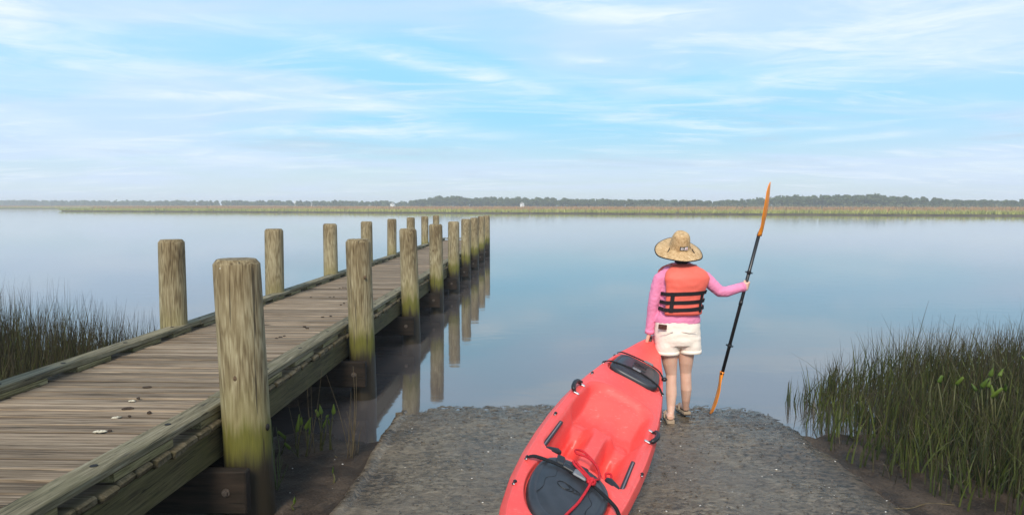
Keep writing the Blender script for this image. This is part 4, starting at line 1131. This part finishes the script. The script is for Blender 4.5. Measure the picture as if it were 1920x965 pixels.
# underside lining
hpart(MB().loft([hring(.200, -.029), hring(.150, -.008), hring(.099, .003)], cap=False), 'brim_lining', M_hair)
def onhat(a, z_, off):    # point on the crown at height z, angle a from the back
    r_ = float(np.interp(z_, [.012, .030, .060, .100, .130], [.098, .093, .090, .083, .074]))+off
    return hatp(math.sin(a)*r_*.95, -math.cos(a)*r_*1.04, z_)
def crown_patch(a0, a1, z0, z1, off, name, mat):
    N_ = 8; ro = [[onhat(a0+(a1-a0)*i/N_, z, off) for i in range(N_+1)] for z in (z0, z1)]; ri = [[onhat(a0+(a1-a0)*i/N_, z, 0) for i in range(N_+1)] for z in (z0, z1)]
    b = MB().loft([ro[0]+ri[0][::-1], ro[1]+ri[1][::-1]]); return hpart(b, name, mat, False)
M_badge_w = simple('badge_white', (.78, .74, .74), .6, .3, .05); M_badge_p = simple('badge_pink', (.70, .38, .40), .6, .3, .1)
crown_patch(-.26, .60, .036, .068, .004, 'badge', M_strapb)
crown_patch(.20, .56, .039, .065, .0055, 'badge_square', M_badge_w); crown_patch(-.17, .09, .043, .061, .0055, 'badge_mark', M_badge_w); crown_patch(-.08, .0, .049, .055, .0065, 'badge_dot', M_strapb)
b = MB()
for k in range(3):
    b.tube([onhat(.26+.09*k, .044, .007), onhat(.34+.06*k, .060, .007)], .0013, 5)
b.tube([onhat(.25, .048, .007), onhat(.5, .058, .007)], .0013, 5); hpart(b, 'badge_print', M_badge_p)
for s_ in (-1, 1):
    P = catmull([hatp(s_*.096, -.045, .030), hatp(s_*.108, -.060, .013), hatp(s_*.118, -.076, .006)], 5); hpart(MB().tube(P, .0038, 6), 'cord_slot', M_strapb)
# sandals
for heel, Q in ((ftL, QL), (ftR, QR)):
    pts = [(-.035, -.030), (-.037, 0), (-.035, .030), (.0, .038), (.06, .036), (.12, .044), (.18, .046), (.225, .030), (.238, .0), (.228, -.028), (.18, -.046), (.12, -.042), (.06, -.035), (.0, -.037)]
    so_ = build(MB().loft([[Q(a_, l_, -.024) for a_, l_ in pts], [Q(a_, l_, -.002) for a_, l_ in pts], [Q(a_*.98, l_*.96, .004) for a_, l_ in pts]]), 'sandal', M_sole, person, smooth=False)
    build(MB().loft([[Q(a_*1.005, l_*1.02, -.027) for a_, l_ in pts], [Q(a_*1.005, l_*1.02, -.016) for a_, l_ in pts]]), 'outsole', M_sdark, so_)
    b = MB()
    for s_ in (-1, 1): b.tube(catmull([Q(.075, s_*.042, .002), Q(.11, s_*.032, .050), Q(.155, s_*.006, .048), Q(.19, -.022, .02)], 5), .008, 7, squash=.5)
    build(b, 'sandal_strap', M_sole, so_, smooth=True)

# ------------------------------------------------------------------ paddle
M_blade = simple('orange_blade', (.88, .275, .020), .4, .45, .10, 10)
M_shaft = simple('black_shaft', (.010, .010, .011), .35, .5, .2, 40)
pad = thing('paddle', 'double ended kayak paddle with orange blades and black shaft held upright', 'paddle', at(1330, 779, 6.19))
build(MB().tube([PB-pax*.02, PT+pax*.02], .0150, 16), 'shaft', M_shaft, pad, smooth=True)
build(MB().tube([PB+(PT-PB)*.515-pax*.02, PB+(PT-PB)*.515+pax*.02], .0175, 16), 'ferrule', M_black, pad, smooth=True)
for (px_, py_) in ((1404, 510), (1367.5, 649)):
    q = at(px_, py_, 6.04); k_ = (q.z-PB.z)/(PT.z-PB.z); c_ = PB+(PT-PB)*k_
    build(MB().tube([c_-pax*.016, c_-pax*.005, c_-pax*.004, c_+pax*.004, c_+pax*.005, c_+pax*.016], [.017, .018, .033, .034, .018, .017], 18), 'drip_ring', M_black, pad)
def pblade(root, tip, bow, wmax, face, name='blade'):
    """spoon blade from root to tip, centreline bowed sideways by `bow`, face = direction across the blade"""
    n = 22; d = tip-root; L = d.length; d.normalize(); fc = (Vector(face)-d*Vector(face).dot(d)).normalized(); nr_ = d.cross(fc)
    rings = []
    for k in range(n+1):
        u = k/n; c = root+d*L*u+Vector(bow)*math.sin(math.pi*u)
        wd = float(np.interp(u, [0, .06, .18, .35, .6, .82, .93, .98, 1], [.016, .018, .042, .074, .088, .078, .052, .026, .006]))/.088*wmax
        th = float(np.interp(u, [0, .1, .3, 1], [.015, .012, .0055, .003])); ring = []
        for i in range(16):
            a = 2*math.pi*i/16; x = math.cos(a); y = math.sin(a); sp_ = .22*wd*(x*x)*min(1, u*3)
            rib = .010*math.exp(-(x/.2)**2)*max(0, 1-u*1.15)*(1 if y < 0 else .3)
            ring.append(c+fc*x*wd+nr_*(y*th+sp_-(rib if y < 0 else -rib)))
        rings.append(ring)
    build(MB().loft(rings), name, M_blade, pad, smooth=True)
TT, TB = at(1444.5, 341, 5.93), at(1330, 779, 6.19); TB.z = gz(TB.x, TB.y, True)+.004
pblade(PT-pax*.01, TT, (.020, .0, -.006), .088, (.46, .89, .1))
pblade(PB+pax*.01, TB, (.010, .0, -.008), .088, (.30, .95, .05))

# ------------------------------------------------------------------ reeds and plants
random.seed(77)
P, Hh, Ln, T, P2, H2, L2, T2, P3, H3, L3, T3 = [[] for _ in range(12)]
def reed_right(n):
    k = 0
    while k < n:
        y = random.uniform(2.6, 7.6); x = random.uniform(2.36, 6.8)
        if x/y > .86 and random.random() > .45: continue
        e = x-(2.50+.22*ss(5.6-y, 0, 1.6)+.10*math.sin(y*2.3)+.05*mnoise.noise((y*3, 1, 1)))
        if e < 0: continue
        if y > 6.55+.6*min(1.6, e): continue
        if random.random() > .12+.95*ss(e, 0, .75): continue
        cl = .5+.5*mnoise.noise((x*2.2, y*2.2, 5))
        if random.random() > .12+1.25*cl*cl: continue
        hm_ = .33+.42*ss(e, .0, 2.3); h = hm_*random.uniform(.62, 1.12)
        if random.random() < .05: h *= 1.22
        z = max(gz(x, y), -.06)-.02
        sl = 1.35 if random.random() < .72 else 3.4; lean = (random.gauss(.05, .11)*h*sl, random.gauss(0, .11)*h*sl); tn = random.random()**1.4*.8+.25*cl-.1
        r = random.random()
        if r < .62: P.append((x, y, z)); Hh.append(h*.95); Ln.append(lean); T.append(tn)
        elif r < .945: P2.append((x, y, z)); H2.append(h*1.04); L2.append((lean[0]*.6, lean[1]*.6)); T2.append(tn)
        else: P3.append((x, y, z)); H3.append(h*random.uniform(.4, .9)); L3.append((random.gauss(0, .38)*h, random.gauss(0, .38)*h)); T3.append(random.random())
        k += 1
reed_right(10800)
nR = (len(P), len(P2), len(P3))
kind(blades('reeds', P, Hh, rng.uniform(.006, .016, len(P)), Ln, np.clip(T, 0, 1), M_reed, 4, .6, rng.uniform(0, .06, len(P))), 'stuff', 'dense green reeds right of the boat ramp')
kind(blades('brown_reeds', P2, H2, rng.uniform(.0035, .0075, len(P2)), L2, np.clip(T2, 0, 1), M_reedd, 4, .3), 'stuff', 'thin brown reed stems right of the boat ramp')
kind(blades('dry_reeds', P3, H3, rng.uniform(.004, .009, len(P3)), L3, np.clip(T3, 0, 1), M_straw, 4, .7, rng.uniform(0, .15, len(P3))), 'stuff', 'dry straw blades among the reeds on the right')
P, Hh, Ln, T, P2, H2, L2, T2 = [[] for _ in range(8)]
k = 0
while k < 9400:
    y = random.uniform(4.2, 7.6); x = random.uniform(-8.2, row_x(y)-2.06)
    p = 960+1280*x/y
    if p < -120 and random.random() > .4: continue
    if random.random() > ss(335-p, 0, 120)*.88+.07 or p > 375: continue
    cl = .5+.5*mnoise.noise((x*2.0, y*2.0, 15))
    if random.random() > .3+cl: continue
    f_ = ss(-x, 3.4, 6.2)
    h = (.80+.50*f_)*random.uniform(.62, 1.08)
    if random.random() < .05: h *= 1.15
    z = -.05; lean = (random.gauss(.03, .11)*h, random.gauss(0, .10)*h); r = random.random(); tn = random.random()**1.4*.8+.25*cl-.1
    if r < .60: P.append((x, y, z)); Hh.append(h*.82); Ln.append(lean); T.append(tn)
    else: P2.append((x, y, z)); H2.append(h); L2.append(lean); T2.append(tn)
    k += 1
kind(blades('reeds', P, Hh, rng.uniform(.006, .014, len(P)), Ln, np.clip(T, 0, 1), M_reed, 4, .6, rng.uniform(0, .06, len(P))), 'stuff', 'dense green reeds left of the dock')
kind(blades('brown_reeds', P2, H2, rng.uniform(.004, .009, len(P2)), L2, np.clip(T2, 0, 1), M_reedd, 4, .35), 'stuff', 'thin brown reed stems left of the dock')
# broad leaved water plants
def leaf(base, tip, wd, face, tone=.6):
    d = tip-base; L = d.length; d.normalize(); fc = Vector(face); fc = (fc-d*fc.dot(d)).normalized(); nr_ = d.cross(fc); v = []; f = []
    prof = [(0, .10), (.06, .75), (.18, 1.0), (.4, .86), (.65, .55), (.85, .25), (1, .02)]
    for (u, w_) in prof:
        c = base+d*L*u; v += [c-fc*w_*wd+nr_*.15*wd*w_, c-nr_*.02, c+fc*w_*wd+nr_*.15*wd*w_]
    for i in range(len(prof)-1):
        a = i*3; f += [(a, a+1, a+4, a+3), (a+1, a+2, a+5, a+4)]
    me = bpy.data.meshes.new('leaf'); me.from_pydata([tuple(p_) for p_ in v], [], f); me.update()
    at_ = me.attributes.new('tone', 'FLOAT', 'POINT'); at_.data.foreach_set('value', np.full(len(v), tone)); return me
M_stem = simple('plant_stem', (.075, .075, .025), .6, .3, .3, 20)
def gpt(px_, py_):
    Y = 5.
    for _ in range(14):
        p = at(px_, py_, Y); Y = max(2, Y-(gz(p.x, Y)-p.z)/((H-p.z)/Y))
    p = at(px_, py_, Y); return Vector((p.x, p.y, gz(p.x, Y)-.005))
def water_plant(bpx, bpy_, leaves, label, name='pickerelweed', group='broad leaved water plants beside the dock'):
    g = gpt(bpx, bpy_); r = thing(name, label, 'plant', g, group)
    for (a, b, c, d_, w_) in leaves:       # leaf base px, tip px, half width m
        dy_ = random.uniform(-.05, .05); q = at(a, b, g.y+dy_); tp = at(c, d_, g.y+dy_*1.4-.02); s0 = g+Vector((random.uniform(-.015, .015), random.uniform(-.01, .01), 0))
        build(MB().tube(catmull([s0, s0.lerp(q, .5)+Vector((random.uniform(-.015, .015), 0, 0)), q], 4), [.006]*5+[.0045]*4, 6), 'stem', M_stem, r, smooth=True)
        me = leaf(q, tp, w_, (1, random.uniform(-.6, .6), 0), random.uniform(.3, 1)); link('leaf', me, M_leaf, r, (0, 0, 0), True)
water_plant(561, 858, [(556, 810, 562, 775, .016), (566, 795, 566, 780, .01), (545, 840, 535, 828, .012)], 'leftmost broad leaved plant in the mud behind the foreground post')
water_plant(573, 857, [(573, 804, 584, 780, .018), (580, 815, 582, 790, .008)], 'short broad leaved plant second from the foreground post')
water_plant(604, 848, [(603, 776, 599, 757, .017), (597, 780, 593, 766, .015), (612, 782, 617, 776, .012), (606, 800, 612, 783, .01)], 'bushiest broad leaved plant with a pale rolled leaf, in the middle of the group')
water_plant(622, 846, [(625, 776, 626, 756, .017), (617, 795, 615, 782, .008)], 'tall broad leaved plant with one upright leaf, rightmost of the group')
water_plant(531, 850, [(536, 820, 522, 806, .013)], 'small single leaved plant beside the foreground post')
water_plant(624, 905, [(624, 885, 625, 872, .006)], 'thin green shoot alone in the mud near the ramp')
water_plant(552, 955, [(552, 942, 553, 929, .009)], 'lowest green shoot at the bottom edge of the mud')
def stalks(bpx, bpy_, tips, label, mat, rad=.0026):
    g = gpt(bpx, bpy_); r = thing('dry_stalks', label, 'plant', g, 'loose stalks beside the dock')
    for (ox, c, d_) in tips:
        b = g+Vector((ox/260, random.uniform(-.06, .06), 0)); tp = at(c, d_, b.y); m_ = b.lerp(tp, .5)+Vector((random.uniform(-.02, .02), 0, .02))
        build(MB().tube(catmull([b, m_, tp], 5), [rad]*6+[rad*.8, rad*.7, rad*.6, rad*.5, rad*.35], 5), 'stalk', mat, r, smooth=True)
M_dry = simple('dry_stalk', (.105, .080, .042), .8, .2, .4, 30)
M_gst = simple('green_stalk', (.075, .095, .035), .7, .3, .3, 30)
stalks(660, 856, [(0, 662, 686), (4, 668, 700), (-6, 656, 760), (6, 664, 772), (2, 673, 790), (-3, 650, 770), (8, 678, 800), (0, 645, 785), (5, 658, 735), (-8, 612, 702)], 'clump of upright dry stalks at the mud edge beside the ramp', M_dry)
stalks(585, 850, [(-5, 604, 690), (2, 583, 720), (8, 576, 715), (-12, 558, 750), (-25, 540, 755)], 'thin bent stalks behind the broad leaved plants', M_dry, .003)
stalks(518, 915, [(0, 508, 785), (3, 512, 800), (-3, 516, 830), (4, 524, 840), (6, 530, 860), (-2, 505, 850), (2, 540, 870), (0, 518, 800)], 'green grass blades against the right side of the foreground post', M_gst, .004)
# bright leaves showing among the right-hand reeds
for (a, b, nn_) in ((1783, 700, 2), (1850, 702, 4), (1872, 708, 3), (1905, 695, 2)):
    lb_ = {1783: 'leftmost bright green leafy plant among the right reeds', 1850: 'leafiest bright green plant among the right reeds, second from the left', 1872: 'bright green leafy plant just right of the leafiest one in the right reeds', 1905: 'bright green leafy plant at the right edge of the picture among the reeds'}[a]
    Yq = 5.15; q = at(a, b, Yq); g = Vector((q.x, Yq, max(gz(q.x, Yq), -.03))); r = thing('arrow_leaf_plant', lb_, 'plant', g, 'bright plants among the right reeds')
    for k in range(nn_):
        s_ = q+Vector((random.uniform(-.13, .13), random.uniform(-.10, .10), random.uniform(-.14, .02))); tp = s_+Vector((random.uniform(-.07, .07), random.uniform(-.04, .04), random.uniform(.05, .10)))
        build(MB().tube([g, g.lerp(s_, .5)+Vector((.01, 0, 0)), s_], [.005, .005, .004], 6), 'stem', M_stem, r, smooth=True)
        link('leaf', leaf(s_, tp, random.uniform(.012, .019), (1, random.uniform(-1.2, 1.2), 0), random.uniform(0, .6)), M_leaf, r, (0, 0, 0), True)
# loose things on the mud
M_stick = simple('stick_bark', (.10, .08, .055), .85, .2, .4, 40)
P_ = [gpt(a, b)+Vector((0, 0, .012)) for (a, b) in ((395, 962), (440, 958), (480, 945), (508, 925), (522, 912))]
tag(build(MB().tube(catmull(P_, 6), .006, 6), 'root', M_stick, smooth=True), 'thin bent root lying on the mud under the foreground post', 'root')
P_ = [gpt(a, b)+Vector((0, 0, .012)) for (a, b) in ((583, 848), (600, 852), (622, 853), (632, 859))]
tag(build(MB().tube(catmull(P_, 6), .006, 6), 'stick', M_dry, smooth=True), 'pale curved stick lying in front of the broad leaved plants', 'stick')
P_ = [gpt(a, b)+Vector((0, 0, .02)) for (a, b) in ((700, 787), (718, 787.5))]
tag(build(MB().tube(P_, [.012, .009], 7), 'stick', M_stick, smooth=True), 'short dark stick at the waterline by the ramp edge', 'stick')
P_ = [Vector((p_.x, p_.y, .012)) for p_ in (at(742, 781, 6.2), at(756, 781, 6.2))]
tag(build(MB().tube(P_, [.016, .022], 8), 'driftwood', M_stick, smooth=True), 'small piece of driftwood floating at the corner of the ramp', 'driftwood')
P_ = [gpt(a, b)+Vector((0, 0, .012)) for (a, b) in ((1640, 950), (1700, 955), (1740, 945), (1790, 948))]
tag(build(MB().tube(catmull(P_, 6), [.0035]*19, 6), 'stick', M_dry, smooth=True), 'dry stalk lying flat at the foot of the right reeds', 'stick')
# shell grit and pebbles on the ramp and mud
def grit(name, n, area, r0, r1, mat, label, seed):
    random.seed(seed); b = MB()
    while n:
        x, y = area(); onr = -1.03 < x < 2.4
        z = gz(x, y, onr)+(nz(x, y, .8, .010)+nz(x, y, 3, .010) if onr else nz(x, y, 1.7, .022)); r_ = random.uniform(r0, r1)*random.random()**.5
        a = random.uniform(0, 6.28); M = Matrix.Rotation(a, 3, 'Z'); b.ell((x, y, z+r_*.15), (r_, r_*random.uniform(.5, .9), r_*.4), 6, 4, M); n -= 1
    kind(build(b, name, mat, smooth=True), 'stuff', label)
M_shell = simple('shell_white', (.58, .55, .49), .6, .3, .2, 50); M_peb = simple('pebble', (.06, .052, .044), .5, .4, .5, 30)
grit('shell_grit', 260, lambda: (random.uniform(-1.7, 2.4), 2.6+3.4*random.random()**1.3), .003, .010, M_shell, 'white shell grit scattered on the ramp', 5)
grit('pebbles', 3600, lambda: (random.uniform(-1.05, 2.4), min(6.6, 6.55-3.2*random.random()**2.2)), .004, .011, M_peb, 'dark pebbles along the water edge of the ramp', 6)

# ------------------------------------------------------------------ haze
m = bpy.data.materials.new('haze'); m.use_nodes = True; t = NT(m.node_tree); out = t.n('ShaderNodeOutputMaterial'); vo = t.n('ShaderNodeVolumePrincipled')
vo.inputs['Color'].default_value = (.97, .985, 1.0, 1); vo.inputs['Density'].default_value = .0011; vo.inputs['Anisotropy'].default_value = 0.0
t.l(vo.outputs[0], out.inputs['Volume'])
b = MB().box((0, 700, 4.9), (3200, 1900, 14.2)); hz_ = build(b, 'haze', m); kind(hz_, 'stuff', 'pale morning haze over the river')
sc.cycles.volume_bounces = 1
